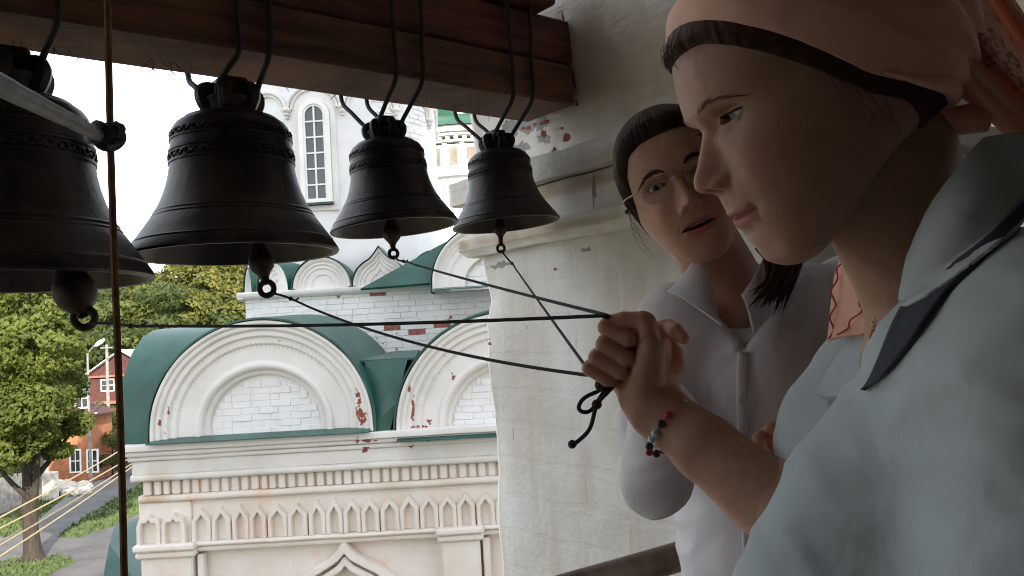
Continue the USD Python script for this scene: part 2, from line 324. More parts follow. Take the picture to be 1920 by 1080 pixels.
spots_arch = [(985, 232, 60, 24, 1, .70, -.2), (955, 285, 46, 18, 1, .68, -.25), (1020, 262, 18, 12, 1, .62, 0), (1062, 258, 12, 14, 0, .66, 0), (1040, 286, 8, 12, 0, .62, 0), (1018, 248, 9, 16, 0, .60, 0), (1050, 240, 6, 4, 0, .6, 0),
              (1054, 30, 3.5, 20, 0, .62, -.15), (1062, 62, 3.5, 24, 0, .66, -.12), (1070, 104, 4, 26, 0, .66, -.08), (1076, 150, 5, 26, 0, .66, -.06), (1082, 190, 5, 18, 0, .66, 0), (1074, 170, 5, 30, 1, .62, 0), (1020, 228, 26, 6, 0, .62, -.3), (985, 240, 20, 5, 0, .6, -.2),
              (1200, 120, 150, 120, 2, .50, 0), (1110, 90, 50, 120, 2, .42, 0), (1090, 230, 60, 40, 2, .28, 0)]
nw = fine(uvz(extrude(near, VO - VI), lambda x, y, d: U * x + V * (VI + d) + np.array([0, 0, y])), 0.028)
mk_ = marks(nw.vertices, spots_arch); nw = wobble(wobble(nw, .0025, .10, 5, 4), .003, .5, 9, 2); vv = np.array(nw.vertices)
vv += U * ((mk_[:, 1] + mk_[:, 0]) > .55)[:, None] * .004
obj("arch_foot", TM(vv, nw.faces), "tower_lime", tower, smooth=True, col=mk_, label="flaking plaster at the foot of the arch beside the beam's end")
obj("pier", pier, "tower_lime", tower, smooth=True, col=marks(pier.vertices, spots_pier))
# impost mouldings that wrap round the pier
def ring(z0, z1, proj, name, edge=0.03, rnd=0.0):
    p = sg.box(UJ, VI, 2.12, VO)
    layers = [(z0, proj - rnd), (z0 + rnd, proj), (z1 - rnd * .4, proj), (z1, proj - rnd * .4)] if rnd else [(z0, proj), (z1, proj)]
    parts = []
    for (za, pa), (zb, pb) in zip(layers[:-1], layers[1:]):
        q0, q1 = p.buffer(pa, join_style=2), p.buffer(pb, join_style=2)
        a, b = np.array(q0.exterior.coords)[:4], np.array(q1.exterior.coords)[:4]
        parts.append(trimesh.convex.convex_hull(np.vstack([np.c_[a, np.full(4, za)], np.c_[b, np.full(4, zb)]])))
    mm = manifold3d.Manifold()
    for q in parts: mm = mm + manifold3d.Manifold(manifold3d.Mesh(np.asarray(q.vertices, np.float32), np.asarray(q.faces, np.uint32)))
    g = mm.to_mesh(); w = TM(g.vert_properties[:, :3], g.tri_verts)
    w = TM(w.vertices[:, :1] * U + w.vertices[:, 1:2] * V + w.vertices[:, 2:] * [0, 0, 1], w.faces)
    w = wobble(wobble(fine(w, edge), 0.006, 0.10, 21, 4), 0.006, 0.4, 22, 2)
    sp = [(960, 445, 90, 10, 2, .55, -.14), (1080, 350, 130, 10, 2, .55, -.27), (1130, 300, 80, 20, 2, .35, -.27), (1020, 428, 130, 8, 2, .5, -.16), (862, 462, 26, 12, 2, .7, 0), (1035, 415, 26, 12, 0, .5, 0)]
    obj(name, w, "tower_lime", tower, smooth=50, col=None if False else None) if False else obj(name, w, "tower_lime", tower, smooth=True, col=marks(w.vertices, sp))
ring(Z0 + 0.358, Z0 + 0.416, 0.055, "impost_slab")
ring(Z0 + 0.276, Z0 + 0.355, 0.022, "impost_neck")
ring(Z0 + 0.222, Z0 + 0.274, 0.042, "impost_moulding", rnd=0.018)
# the rest of the chamber, out of the picture: other walls, floor, vault, shaft and tent roof
def slab(name, u0, u1, v0, v1, z0, z1, mat="tower_lime_plain"):
    b = box(u0, u1, v0, v1, z0, z1); b = TM(b.vertices[:, :1] * U + b.vertices[:, 1:2] * V + b.vertices[:, 2:] * [0, 0, 1], b.faces); return obj(name, b, mat, tower)
slab("floor_slab", -3.4, 4.9, -4.1, VO, FLOOR - 0.31, FLOOR, "stone_grey")
slab("chamber_vault", -3.4, 4.9, -4.1, VO, CEIL, CEIL + 0.3, "stone_grey")
slab("back_wall", -3.4, 4.9, -4.1, -3.2, FLOOR, CEIL)
slab("side_wall", -3.4, -2.6, -3.2, VO, FLOOR, CEIL)
ep = sg.box(-3.2, FLOOR, VI, CEIL).difference(arch_poly(-1.9, -0.2, FLOOR, Z0 + 0.4))
obj("side_wall", uvz(extrude(ep, 0.9), lambda x, y, d: U * (4.0 + d) + V * x + np.array([0, 0, y])), "tower_lime_plain", tower)
slab("shaft", -3.4, 4.9, -4.1, VO, -0.5, FLOOR - 0.32)
slab("upper_tier", -3.4, 4.9, -4.1, VO, CEIL + 0.31, Z0 + 9.5)
tp = np.array([[-3.6, -4.3], [5.1, -4.3], [5.1, VO + .2], [-3.6, VO + .2]]); tc = np.array([0.75, -1.15])
tent = trimesh.convex.convex_hull(np.vstack([[*(U[:2] * a + V[:2] * b), Z0 + 9.51] for a, b in tp] + [[*(U[:2] * tc[0] + V[:2] * tc[1]), Z0 + 18.0]]))
obj("tent_roof", tent, "green_roof", tower)

# ------------------------------------------------------------------ bell beam
VB = 1.45
beam = thing("bell_beam", "dark reddish brown wooden beam of stacked timbers that carries the bells across the opening", "beam")
def timber(u0, u1, v0, v1, z0, z1, seed, raggedy=0.0):
    b = fine(cbox(u0, u1, v0, v1, z0, z1, 0.006), 0.02)
    v = np.array(b.vertices); n = meshkit.fbm(np.c_[v[:, 0] * 1.5, v[:, 1] * 25, v[:, 2] * 25], 4, seed) - 0.5
    n2 = meshkit.fbm(np.c_[v[:, 0] * 3.0, v[:, 1] * 4, v[:, 2] * 4], 3, seed + 5) - 0.5
    v[:, 1] += n * 0.005 + n2 * 0.006; v[:, 2] += n2 * 0.007
    return TM(v[:, :1] * U + v[:, 1:2] * V + (v[:, 2:]) * [0, 0, 1], b.faces)
obj("timber", timber(-1.5, UJ - 0.015, 1.372, 1.532, Z0 + 0.6055, Z0 + 0.705, 1), "beam_wood", beam, smooth=True, label="upper dark red timber")
obj("timber", timber(-1.5, UJ - 0.02, 1.365, 1.535, Z0 + 0.512, Z0 + 0.601, 2), "beam_wood_pale", beam, smooth=True, label="lower browner timber")
chock = timber(1.02, 1.20, 1.33, 1.53, Z0 + 0.712, Z0 + 0.745, 8)
obj("timber_chock", chock, "beam_wood", beam, label="short dark chock lying on top of the beam")
spl = []
for uu in np.r_[np.linspace(.1, 1.1, 26) + rng.normal(0, .02, 26), 0.44 + rng.normal(0, .03, 12), 0.26 + rng.normal(0, .03, 8)]:
    p = tw(uu, 1.533 - rng.random() * .05, Z0 + 0.514); d = U * rng.normal(0, .010) + np.array([0, 0, -0.004 - 0.012 * rng.random()]) - V * .004
    spl.append(tube([p, p + d * .6, p + d], [.0009, .0006, .0002], 4))
obj("splinters", spl, "beam_wood_pale", beam, kind="stuff")

# ------------------------------------------------------------------ rail
rp = [tw(-1.32, 1.055, Z0 - 0.398), tw(UJ + 0.02, 1.055, Z0 - 0.398)]
rail = thing("guard_rail", "rusty brown round iron guard rail low across the opening in front of the white pier", "rail")
obj("pipe", wobble(tube([rp[0] + (rp[1] - rp[0]) * t for t in np.linspace(0, 1, 60)], 0.0255, 20), 0.0006, 0.05), "rust_pipe", rail, smooth=40)
obj("flange", tube([tw(UJ - 0.012, 1.055, Z0 - 0.398), tw(UJ + 0.012, 1.055, Z0 - 0.398)], 0.045, 20), "rust_pipe", rail)
for uu in (-0.75, 0.1):
    obj("post", tube([tw(uu, 1.055, FLOOR), tw(uu, 1.055, Z0 - 0.42)], 0.018, 12), "rust_pipe", rail, smooth=40)

# ------------------------------------------------------------------ bells
PROFILE = [(1.0, 0.0), (1.012, .022), (1.0, .055), (.965, .115), (.955, .125), (.957, .140), (.945, .150), (.90, .215), (.845, .30), (.80, .37), (.785, .385), (.785, .400), (.772, .412), (.765, .425), (.765, .44), (.752, .452),
           (.705, .545), (.665, .65), (.633, .76), (.612, .86), (.602, .945), (.612, .955), (.612, .975), (.600, .985), (.596, 1.07), (.606, 1.08), (.606, 1.10), (.592, 1.11), (.586, 1.19), (.596, 1.20), (.596, 1.215),
           (.580, 1.225), (.574, 1.30), (.560, 1.345), (.53, 1.39), (.475, 1.432), (.46, 1.437), (.46, 1.448), (.40, 1.475), (.32, 1.497), (.30, 1.50), (.0, 1.505)]
INSIDE = [(1.0, 0.0), (.95, .004), (.905, .09), (.83, .22), (.74, .37), (.65, .54), (.59, .74), (.555, .95), (.535, 1.2), (.50, 1.33), (.36, 1.42), (.0, 1.44)]
def bell(R, u, zrim, label, tilt=0.0, clap=None, turn=0.0, sp=(0.03, 0.03), clap_r=.13, tail_len=.3):
    top = tw(u, VB, zrim)
    M = np.eye(4); M[:3, 0], M[:3, 1], M[:3, 2] = U, V, [0, 0, 1]
    T = trimesh.transformations.rotation_matrix(tilt, -FW); M = T @ M; M[:3, 3] = top + (np.array([0, 0, 1.9 * R]) - T[:3, :3] @ [0, 0, 1.9 * R])
    t = thing("bell", label, "bell", "bronze bells hanging in a row from the beam")
    def put(name, mesh, mat, parent=t, smooth=30, **kw):
        mesh = (trimesh.util.concatenate(mesh) if isinstance(mesh, list) else mesh).copy(); mesh.vertices = mesh.vertices * [1, 1, .945]
        return obj(name, move(mesh, M), mat, parent, smooth=smooth, **kw)
    prof = spline_prof(PROFILE)
    body = revolve([(r * R, z * R) for r, z in prof[::-1]] + [(r * R, z * R) for r, z in INSIDE[1:]], 72)
    put("body", body, "bronze", smooth=35)
    orn = []                                                     # scroll relief cast round the shoulder, in two bands
    for zc_, rr, n_ in ((1.262, .584, 30), (1.025, .604, 32)):
        for k in range(n_):
            g = 2 * math.pi * (k + .5 * (zc_ < 1.1)) / n_
            q = trimesh.creation.torus(0.030 * R, 0.0085 * R, major_sections=10, minor_sections=5)
            q.vertices = q.vertices * [1, 1.15, 1]; q.apply_transform(rot_to([1, 0, 0], [0, 0, 1])); q.apply_translation([rr * R, 0, zc_ * R])
            q2 = trimesh.creation.icosphere(1, 0.016 * R); q2.vertices = q2.vertices * [.6, 1.7, 1]; q2.apply_translation([rr * R, 0.058 * R, (zc_ + (.012 if k % 2 else -.012)) * R])
            for qq in (q, q2):
                qq.apply_transform(trimesh.transformations.rotation_matrix(g, [0, 0, 1])); orn.append(qq)
    put("ornament_bands", orn, "bronze", smooth=True, kind="stuff")
    # crown: a flared collar and six looped ears round a square stem
    put("crown_collar", revolve([(0, 1.70), (.20, 1.70), (.25, 1.69), (.285, 1.66), (.255, 1.60), (.235, 1.54), (.26, 1.495), (0, 1.495)] * np.array([R, R]), 32), "bronze")
    for k in range(6):
        g = k * math.pi / 3 + turn
        pts = spline(np.array([(.20, 1.50), (.24, 1.56), (.285, 1.66), (.275, 1.735), (.20, 1.765), (.12, 1.74)]), 14) * R
        e = tube(np.c_[pts[:, 0], np.zeros(14), pts[:, 1]], np.linspace(.070, .078, 14) * R, 8)
        put("crown_ear", move(e, trimesh.transformations.rotation_matrix(g, [0, 0, 1])), "bronze", smooth=40)
    put("crown_stem", cbox(-.15 * R, .15 * R, -.15 * R, .15 * R, 1.66 * R, 1.90 * R, .03 * R), "bronze")
    # straps over the beam
    for s in (-1, 1):
        for side in (-1, 1):
            e = (M @ [s * .20 * R, side * .20 * R, 1.66 * R, 1])[:3]
            vb = 1.356 if side < 0 else 1.544
            us = u + s * (sp[0] if side < 0 else sp[1]) + (0.010 if side < 0 else -0.012) * 1.0
            a0, a1 = tw(us, vb, Z0 + 0.505), tw(us + s * .004, vb, Z0 + 0.72)
            hook = e + np.array([0, 0, -.10 * R])
            pts = np.vstack([np.linspace(hook, e, 3)[:-1], np.linspace(e, a0, 6)[:-1], np.linspace(a0, a1, 7)])
            pts[6:-2] += np.random.default_rng(int(u * 100) + s).normal(0, .0012, (len(pts) - 8, 3))
            pts = np.vstack([pts[:2], spline(pts[1:], 26)[1:]]) if False else spline(np.vstack([pts[:2], pts[3:6], [(pts[6] + pts[7]) / 2], pts[8:]]), 40)
            obj("hanging_strap", tube(pts, 0.0052 if R > .15 else .0043, 8), "strap", t, smooth=40)
        a, b = tw(us, 1.356, Z0 + 0.72), tw(us, 1.544, Z0 + 0.72)
        obj("hanging_strap", tube(np.linspace(a, b, 5), 0.0052, 8), "strap", t, smooth=40)
    # clapper, pulled aside by its cord
    piv = (M @ [0, 0, 1.40 * R, 1])[:3]; d = clap - piv; L = np.linalg.norm(d); d /= L
    C = rot_to(-d); C[:3, 3] = piv
    q = R * clap_r; e = tail_len * R
    cl = [(0.0, 0), (.035 * R, 0), (.045 * R, -.3 * L), (.05 * R, -.70 * L), (.55 * q, -L + 1.25 * q), (.9 * q, -L + .5 * q), (q, -L), (.88 * q, -L - .5 * q), (.5 * q, -L - .95 * q), (.045 * R, -L - 1.25 * q), (.04 * R, -L - e + .07 * R), (.05 * R, -L - e + .05 * R), (0, -L - e + .05 * R)]
    cp = obj("clapper", move(revolve(np.array(spline_prof(cl)), 24), C), "iron", t, smooth=40)
    ctr = piv + d * (L + e)
    rg = trimesh.creation.torus(.068 * R, .028 * R, major_sections=24, minor_sections=10)
    rg.apply_transform(rot_to(ray(*project(ctr)) + 0.25 * RT)); rg.apply_translation(ctr)
    obj("clapper_eye", rg, "iron", cp, smooth=True)
    return ctr + d * .068 * R
def spline_prof(p): return [tuple(map(float, q)) for q in p]
def uz(px, py): q = hit(px, py, V, VB); return q @ U, q[2]
EYES = []
u, z = uz(20, 531); EYES.append(bell(0.197, u, z, "largest bronze bell, cut off by the left edge, behind the brown rope", 0.0, at(141, 548, 1.20), .3, sp=(.045, .035), clap_r=.15, tail_len=.21))
u, z = uz(443, 479); EYES.append(bell(0.173, u, z, "second largest bronze bell, hanging alone against the white sky", 0.0, at(490, 492, 1.44), .0, sp=(.026, .03), clap_r=.125, tail_len=.27))
u, z = uz(727, 430); EYES.append(bell(0.1235, u, z, "middle sized bronze bell in front of the tall church window", 0.06, at(735, 438, 1.65), .5, sp=(.03, .03), clap_r=.145, tail_len=.32))
u, z = uz(938, 423); EYES.append(bell(0.1145, u, z, "smallest bronze bell, nearest the white pier at the beam's end", 0.06, at(938, 430, 1.82), .2, sp=(.026, .026), clap_r=.125, tail_len=.36))

# ------------------------------------------------------------------ rope, stick and their knot
r0 = at(216, 520, 0.98)
rope = thing("hanging_rope", "thin brown rope hanging straight down past the left edge of the bells", "rope")
zz = np.linspace(FLOOR + 0.02, CEIL, 60)
obj("strand", tube([[r0[0] + .0012 * math.sin(z * 9), r0[1] + .001 * math.cos(z * 7), z] for z in zz], 0.0042, 8), "rope_brown", rope, smooth=40)
kz = at(197, 256, 0.98)
kn = []
for k in range(5):
    g = np.linspace(0, 2 * math.pi, 22); a = rot_to(rng.normal(0, 1, 3) + np.array([0, 0, 1.2]))
    pts = np.c_[.0145 * np.cos(g), .012 * np.sin(g), .003 * np.sin(2 * g)] @ a[:3, :3].T + kz + rng.normal(0, .003, 3)
    kn.append(tube(pts, .0048, 8))
obj("knot", kn, "strap", rope, smooth=40, label="bulky dark knot tied round the grey stick")
for dx, dy in ((24, -22), (30, -6), (14, 20)):
    e = at(197 + dx, 256 + dy, 0.975); obj("loose_end", tube([kz, kz * .45 + e * .55 + [0, 0, .002], e], [.0045, .0048, .0052], 8), "strap", rope, smooth=40)
sA, sB = at(186, 254, 0.975), at(0, 160, 0.60)
stick = obj("grey_stick", wobble(tube([sA + (sB - sA) * t for t in np.linspace(-.02, 3.4, 60)], np.linspace(.0072, .0104, 60), 14), .0006, .03), "pole_grey",
            label="weathered grey stick reaching in from the upper left and tied to the brown rope", cat="stick", smooth=40)

# ------------------------------------------------------------------ cords from the clappers to the fist
def knot(p, r, n=3, seed=0):
    g = np.linspace(0, 2 * math.pi, 14); rr = np.random.default_rng(seed)
    return [tube(np.c_[r * np.cos(g), r * np.sin(g), 0 * g] @ rot_to(rr.normal(0, 1, 3))[:3, :3].T + p, r * .75, 7) for _ in range(n)]
def cord(eye, via, end_pts, label, rad=0.0019, sag=0.0, seed=0):
    t = thing("cord", label, "cord", "black cords from the clappers to the fist")
    pts = [eye + [0, 0, .004]] + via; last = np.array(pts[-1]); e = np.array(end_pts[0])
    for k in np.linspace(0, 1, 14)[1:]:
        pts.append(last + (e - last) * k - np.array([0, 0, sag * 4 * k * (1 - k)]))
    pts = np.vstack([spline(pts, 50)] + [np.asarray(q)[None] for q in end_pts[1:]])
    obj("line", tube(pts, rad, 8), "cord_black", t, smooth=40)
    obj("knot", knot(via[-1], rad * 1.1, 4, seed), "cord_black", t, smooth=40)
    e1 = np.array(via[-1]); obj("loose_end", tube([e1, e1 + (e - e1) / np.linalg.norm(e - e1) * .015 + [0, .0, -.002], e1 + (e - e1) / np.linalg.norm(e - e1) * .03 + [0, 0, .004]], rad * .8, 6), "cord_black", t, smooth=40)
def depth(p): return (np.asarray(p) - CAM) @ FW
HZ = 0.85
d1, d2, d3, d4 = map(depth, EYES)
cord(EYES[0], [at(212, 607, d1 - .03), at(245, 611, d1 - .05)], [at(1128, 592, HZ - .012), at(1165, 604, HZ - .006)], "longest black cord, running nearly level from the largest bell into the top of the fist", sag=.004, seed=1)
cord(EYES[1], [at(517, 551, d2 - .01), at(545, 560, d2 - .03)], [at(1098, 703, HZ + .008), at(1135, 700, HZ + .01)], "black cord from the second largest bell, sloping down to the lower side of the fist", sag=.016, seed=2)
cord(EYES[2], [at(745, 487, d3 - .01), at(757, 490, d3 - .03)], [at(1135, 590, HZ - .010), at(1170, 606, HZ - .004)], "black cord sloping from the middle sized bell into the top of the fist", sag=.002, seed=3)
cord(EYES[3], [at(953, 487, d4 - .01), at(960, 494, d4 - .03)], [at(1096, 684, HZ + .014), at(1104, 698, HZ + .014)], "short steep black cord dropping from the smallest bell to the fist", sag=.001, seed=4)
tail = thing("cord", "black cord ends tied in a bow loop that dangle below the fist", "cord")
def T3(pts, z=HZ): return spline([at(x, y, z) for x, y in pts], 40)
obj("loop", tube(T3([(1150, 712), (1118, 735), (1090, 752), (1086, 768), (1098, 773), (1118, 757), (1132, 735), (1150, 716)]), .0021, 8), "cord_black", tail, smooth=40)
obj("strand", tube(T3([(1165, 705), (1140, 735), (1120, 758), (1113, 780), (1105, 805), (1085, 826), (1070, 838)], HZ - .006), .0021, 8), "cord_black", tail, smooth=40)
obj("knot", knot(at(1119, 758, HZ - .004), .0030, 5, 7) + knot(at(1126, 722, HZ - .006), .0034, 4, 8), "cord_black", tail, smooth=40)
obj("knot", knot(at(1073, 833, HZ - .006), .0026, 4, 9), "cord_black", tail, smooth=40)
# ================================================================== the church across from the tower
FY = 11.5                                   # its front stands square to the view, FY metres off
def fz(py, px=600, y=FY): return on_y(px, py, y)[2]
def fx(px, py=850, y=FY): return on_y(px, py, y)[0]
church = thing("church", "white painted brick church with green arched roofs, seen close through the opening behind the bells", "church")
XL, XR = fx(278, 960), 4.2                   # left corner of the front; it runs on behind the pier
zA = fz(830, 300)                            # level under the arched gables
cz = lambda py: fz(py, 600)
WORN = [(673, 762, 7, 40, 0, .62, 0), (679, 785, 12, 22, 0, .60, 0), (668, 735, 4, 14, 0, .58, 0), (316, 770, 4, 16, 0, .6, 0), (300, 792, 5, 12, 0, .58, 0), (520, 640, 8, 3, 0, .56, 0), (310, 812, 5, 8, 0, .56, 0), (774, 765, 5, 34, 0, .64, 0), (768, 728, 4, 12, 0, .6, 0), (806, 792, 8, 8, 0, .6, 0),
        (850, 705, 5, 16, 0, .58, 0), (784, 800, 24, 4, 0, .6, 0), (880, 790, 14, 4, 0, .58, 0), (692, 826, 20, 4, 0, .62, 0), (650, 848, 16, 4, 0, .62, 0), (686, 842, 10, 5, 0, .62, 0), (668, 824, 5, 8, 0, .6, 0), (770, 836, 9, 3, 0, .58, 0), (800, 826, 10, 3, 0, .58, 0), (760, 870, 4, 3, 0, .55, 0),
        (288, 950, 26, 60, 2, .62, .1), (312, 1000, 12, 70, 2, .60, 0), (282, 1020, 40, 8, 2, .6, 0), (300, 905, 26, 20, 2, .45, 0), (735, 900, 40, 24, 2, .30, 0), (640, 905, 200, 14, 2, .14, 0), (745, 890, 4, 16, 0, .54, 0), (785, 895, 2.5, 12, 0, .54, 0)]
def cpart(name, m, mat="facade_white", smooth=False, parent=None, **kw): return obj(name, m, mat, parent or church, smooth=smooth, **kw)
# -- body
SIDE = 9.0
cpart("wall", box(XL + .10, XR, FY + .10, FY + SIDE, 0.0, zA - .02), "frieze_white")
# -- cornice courses: (top, bottom, how far it stands out, rounding)
def course(name, zt, zb, out, mat="facade_white", rnd=0.0, left=None, right=None, seed=1):
    x0 = (XL - out * .8) if left is None else left; x1 = XR if right is None else right
    h = zt - zb; y0 = FY - out
    if rnd:
        a = np.linspace(-math.pi / 2, math.pi / 2, 7); prof = [(y0 + rnd - rnd * math.cos(t), (zt + zb) / 2 + h / 2 * math.sin(t)) for t in a]
    else:
        c = min(.008, h * .2); prof = [(y0 + c, zb), (y0, zb + c), (y0, zt - c), (y0 + c, zt)]
    prof = [(FY + .3, zb)] + prof + [(FY + .3, zt)]
    n = int((x1 - x0) / .06) + 2; xs = np.linspace(x0, x1, n)
    P = np.array([[(x, y, z) for y, z in prof] for x in xs]); m = grid_mesh(P, closed_v=True)
    v = list(m.vertices); f = list(m.faces); k = len(prof)
    for base, fl in ((0, 1), ((n - 1) * k, -1)):
        v.append(np.mean(P[0 if base == 0 else -1], axis=0)); c0 = len(v) - 1
        for j in range(k): f.append((c0, base + (j + 1) % k, base + j)[::fl])
    m = TM(v, f); m.fix_normals()
    m = wobble(m, .007, .5, seed, 3); w_ = {"facade_white": "facade_worn", "frieze_white": "frieze_worn"}[mat]
    return cpart(name, m, w_, smooth=True, col=marks(m.vertices, WORN, 7))
z = {p: cz(p) for p in range(780, 1081)}
# measured at px 600 down the picture: flashing 812, fillets to 838, fascia 838-862, torus 862-880, dentils 880-912, torus 915-930 ...
O = lambda py: zA - (py - 813) * .00719           # picture rows at px 600, as heights
course("cornice_fillet", zA + .005, O(824), .30, rnd=.0, seed=2)
course("cornice_fillet", O(824.4), O(834), .25, rnd=.03, seed=3)
course("cornice_fillet", O(834.4), O(843), .205, rnd=.02, seed=4)
course("cornice_fascia", O(843.4), O(868), .16, seed=5)
course("cornice_torus", O(867.6), O(881), .185, "facade_white", rnd=.05, seed=6)
zD0, zD1 = O(881.2), O(908)
course("frieze_bed", zD0, zD1, .03, "frieze_white", seed=7)
k = 0; x = XL - .02
r1 = np.random.default_rng(3)
while x < 1.4:                                                # the row of upright dentils
    w = .088 + r1.normal(0, .006)
    m = cbox(x, x + w, FY - .085 + r1.normal(0, .004), FY - .02, zD1 + .004, zD0 - .004, .012)
    cpart("dentil", m, "frieze_white"); x += w + .040 + r1.normal(0, .004)
course("frieze_torus", zD1 + .002, O(921), .11, "frieze_white", rnd=.05, seed=8)
# -- row of little pointed arches (a flat back with raised hoods and stems)
zH, zL = O(940), O(996)                                  # tips of the hoods; foot of the stems
course("arcade_ground", O(921.4), zL - .003, .02, "frieze_white", seed=9)
px_arch = [286, 332, 381, 418, 454, 486, 523, 560, 597, 629, 662, 696, 733, 769, 806, 841, 875, 912]
xa = [fx(p, 965) for p in px_arch]
step = (xa[-1] - xa[4]) / 13
while xa[-1] < 1.6: xa.append(xa[-1] + step)
r2 = np.random.default_rng(5)
cpart('corner_block', wobble(fine(cbox(fx(264, 970), fx(362, 970), FY - .062, FY + .2, zL + .002, O(921.6), .012), .2), .004, .3, 51), 'frieze_white', smooth=40)
for i, xc_ in enumerate(xa):
    hw = (.5 * min((xa[i + 1] - xc_) if i + 1 < len(xa) else step, (xc_ - xa[i - 1]) if i else .35)) * .98
    w = .056
    out = .080 if i > 1 else .135
    tip, knee = zH + r2.normal(0, .008) - (.02 if i in (0, 1) else 0), zL + .265
    path = [(-hw + w / 2, zL), (-hw + w / 2, knee - .03), (-hw * .72 + .01, knee + .05), (-hw * .28, tip - .06), (0, tip)]
    path = path + [(-a, b) for a, b in path[::-1][1:]]
    if i > 1: path = [(-hw + w / 2, zL), (-hw + w / 2, knee), (0, tip - .01), (hw - w / 2, knee), (hw - w / 2, zL)]
    line = sg.LineString([(xc_ + a, b) for a, b in path]).buffer(w * .52, cap_style=2, join_style=1 if i < 2 else 2)
    line = line.intersection(sg.box(xc_ - hw - .004, zL, xc_ + hw + .004, tip + .09))
    m = wall_xz(line, FY - out, FY - .012)
    # soften the face: scale the front rim inwards by a chamfer
    inner = line.buffer(-.009)
    m2 = wall_xz(inner, FY - out - .014, FY - out + .001)
    cpart("blind_arch", trimesh.util.concatenate([m, m2]) if not inner.is_empty else m, "frieze_white", smooth=False)
course("arcade_sill", zL, O(1004.5), .115, "frieze_white", rnd=.04, seed=10)
course("arcade_sill", O(1004.8), O(1015), .065, "frieze_white", rnd=.03, seed=11)
# -- pilasters: the corner one and the one near the pier, each with its own capital
def pilaster(x0, x1, seed):
    cpart("pilaster", wobble(fine(cbox(x0, x1, FY - .10, FY + .12, 0.0, zL - .170, .02), .35), .006, .4, seed), "frieze_white", smooth=40)
    for zt, zb, o in ((zL + .012, zL - .085, .20), (zL - .087, zL - .18, .155)):
        cpart("capital", wobble(fine(cbox(x0 - o * .35, x1 + o * .35, FY - o, FY - .02, zb, zt, .025), .25), .006, .3, seed + 1), "frieze_white", smooth=50)
pilaster(fx(270, 1050), fx(366, 1050), 31)
pilaster(fx(830, 1010), fx(900, 1010), 33)
pilaster(2.4, 2.95, 35)
cpart("pilaster_strip", cbox(fx(372, 1050), fx(384, 1050), FY - .05, FY + .1, 0.5, zL - .17, .015), "frieze_white")
cpart("pilaster_strip", cbox(fx(905, 1010), fx(918, 1010), FY - .05, FY + .1, 0.5, zL - .17, .015), "frieze_white")
# -- pointed hood of the window below
hx = fx(648, 1040)
def hood(s, z0, out, w, name):
    pts = [(-1.05, -1.3), (-1.0, -.75), (-.86, -.45), (-.62, -.24), (-.36, -.10), (-.16, .02), (-.06, .13), (0, .22)]
    pts = [(a * s * .52, b * s * .52) for a, b in pts]; pts = pts + [(-a, b) for a, b in pts[::-1][1:]]
    ln = sg.LineString([(hx + a, z0 + b) for a, b in pts]).buffer(w / 2, cap_style=2, join_style=1)
    cpart(name, trimesh.util.concatenate([wall_xz(ln, FY - out, FY + .12), wall_xz(ln.buffer(-.015), FY - out - .012, FY - out + .002)]), "frieze_white")
hood(1.35, fz(1040, 648) - .03, .10, .10, "window_hood"); hood(1.02, fz(1062, 648) - .02, .07, .085, "window_hood")
cpart("window_recess", wall_xz(sg.Polygon([(hx + .38 * math.cos(t), fz(1068, 648) - .62 + .40 * math.sin(t)) for t in np.linspace(0, math.pi, 17)] + [(hx - .38, 3.2), (hx + .38, 3.2)]), FY + .085, FY + .12), "window_glass")

# -- the big arched gables
def arch_sweep(cx, z0, rx, rz, stilt, prof, y, n=49, ends=True):
    """A moulding (how far in from the outer edge, how far out from the wall) carried round an arch of half-width rx and rise rz."""
    a = np.linspace(math.pi, 0, n); P = []
    path = [(-1, -stilt / rz, 1)] + [(math.cos(t), math.sin(t), 0) for t in a] + [(1, -stilt / rz, 1)]
    for c, s, foot in path:
        P.append([(cx + c * (rx - d), y - o, z0 + (s * (rz - d) if not foot else -stilt)) for d, o in prof])
    return grid_mesh(np.array(P))
BIG = [(0, -.35), (0, .16), (.012, .17), (.05, .165), (.055, .135), (.10, .145), (.125, .13), (.13, .10), (.20, .108), (.215, .085), (.222, .06), (.30, .065), (.32, .045), (.325, .028), (.52, .022), (.55, .018), (.555, .045),
       (.60, .058), (.64, .03), (.65, -.02), (.69, -.012), (.72, -.05), (.725, -.10), (.76, -.10)]
def bricks_in(test, x0, x1, z0, z1, y, bw, bh, joint, mats, parent, r, depth=.05, gap_px=None):
    rows = int((z1 - z0) / bh); n = 0
    for j in range(rows):
        zb = z0 + j * bh; x = x0 - (bw * .5 if j % 2 else 0) - r.random() * .02
        while x < x1:
            w = bw * (.5 if r.random() < .12 else 1) * (1 + r.normal(0, .02)); a, b = x + joint / 2, x + w - joint / 2
            x += w
            sp = test((a + b) / 2, zb + bh / 2, a, b, zb, zb + bh)
            if not sp: continue
            a, b = sp
            if b - a < .04: continue
            pr = r.normal(0, .004)
            m = cbox(a, b, y - pr - .008, y + depth, zb + joint / 2 + r.normal(0, .001), zb + bh - joint / 2 + r.normal(0, .001), .004)
            cpart("brick", m, mats((a + b) / 2, zb + bh / 2), parent=parent); n += 1
    return n
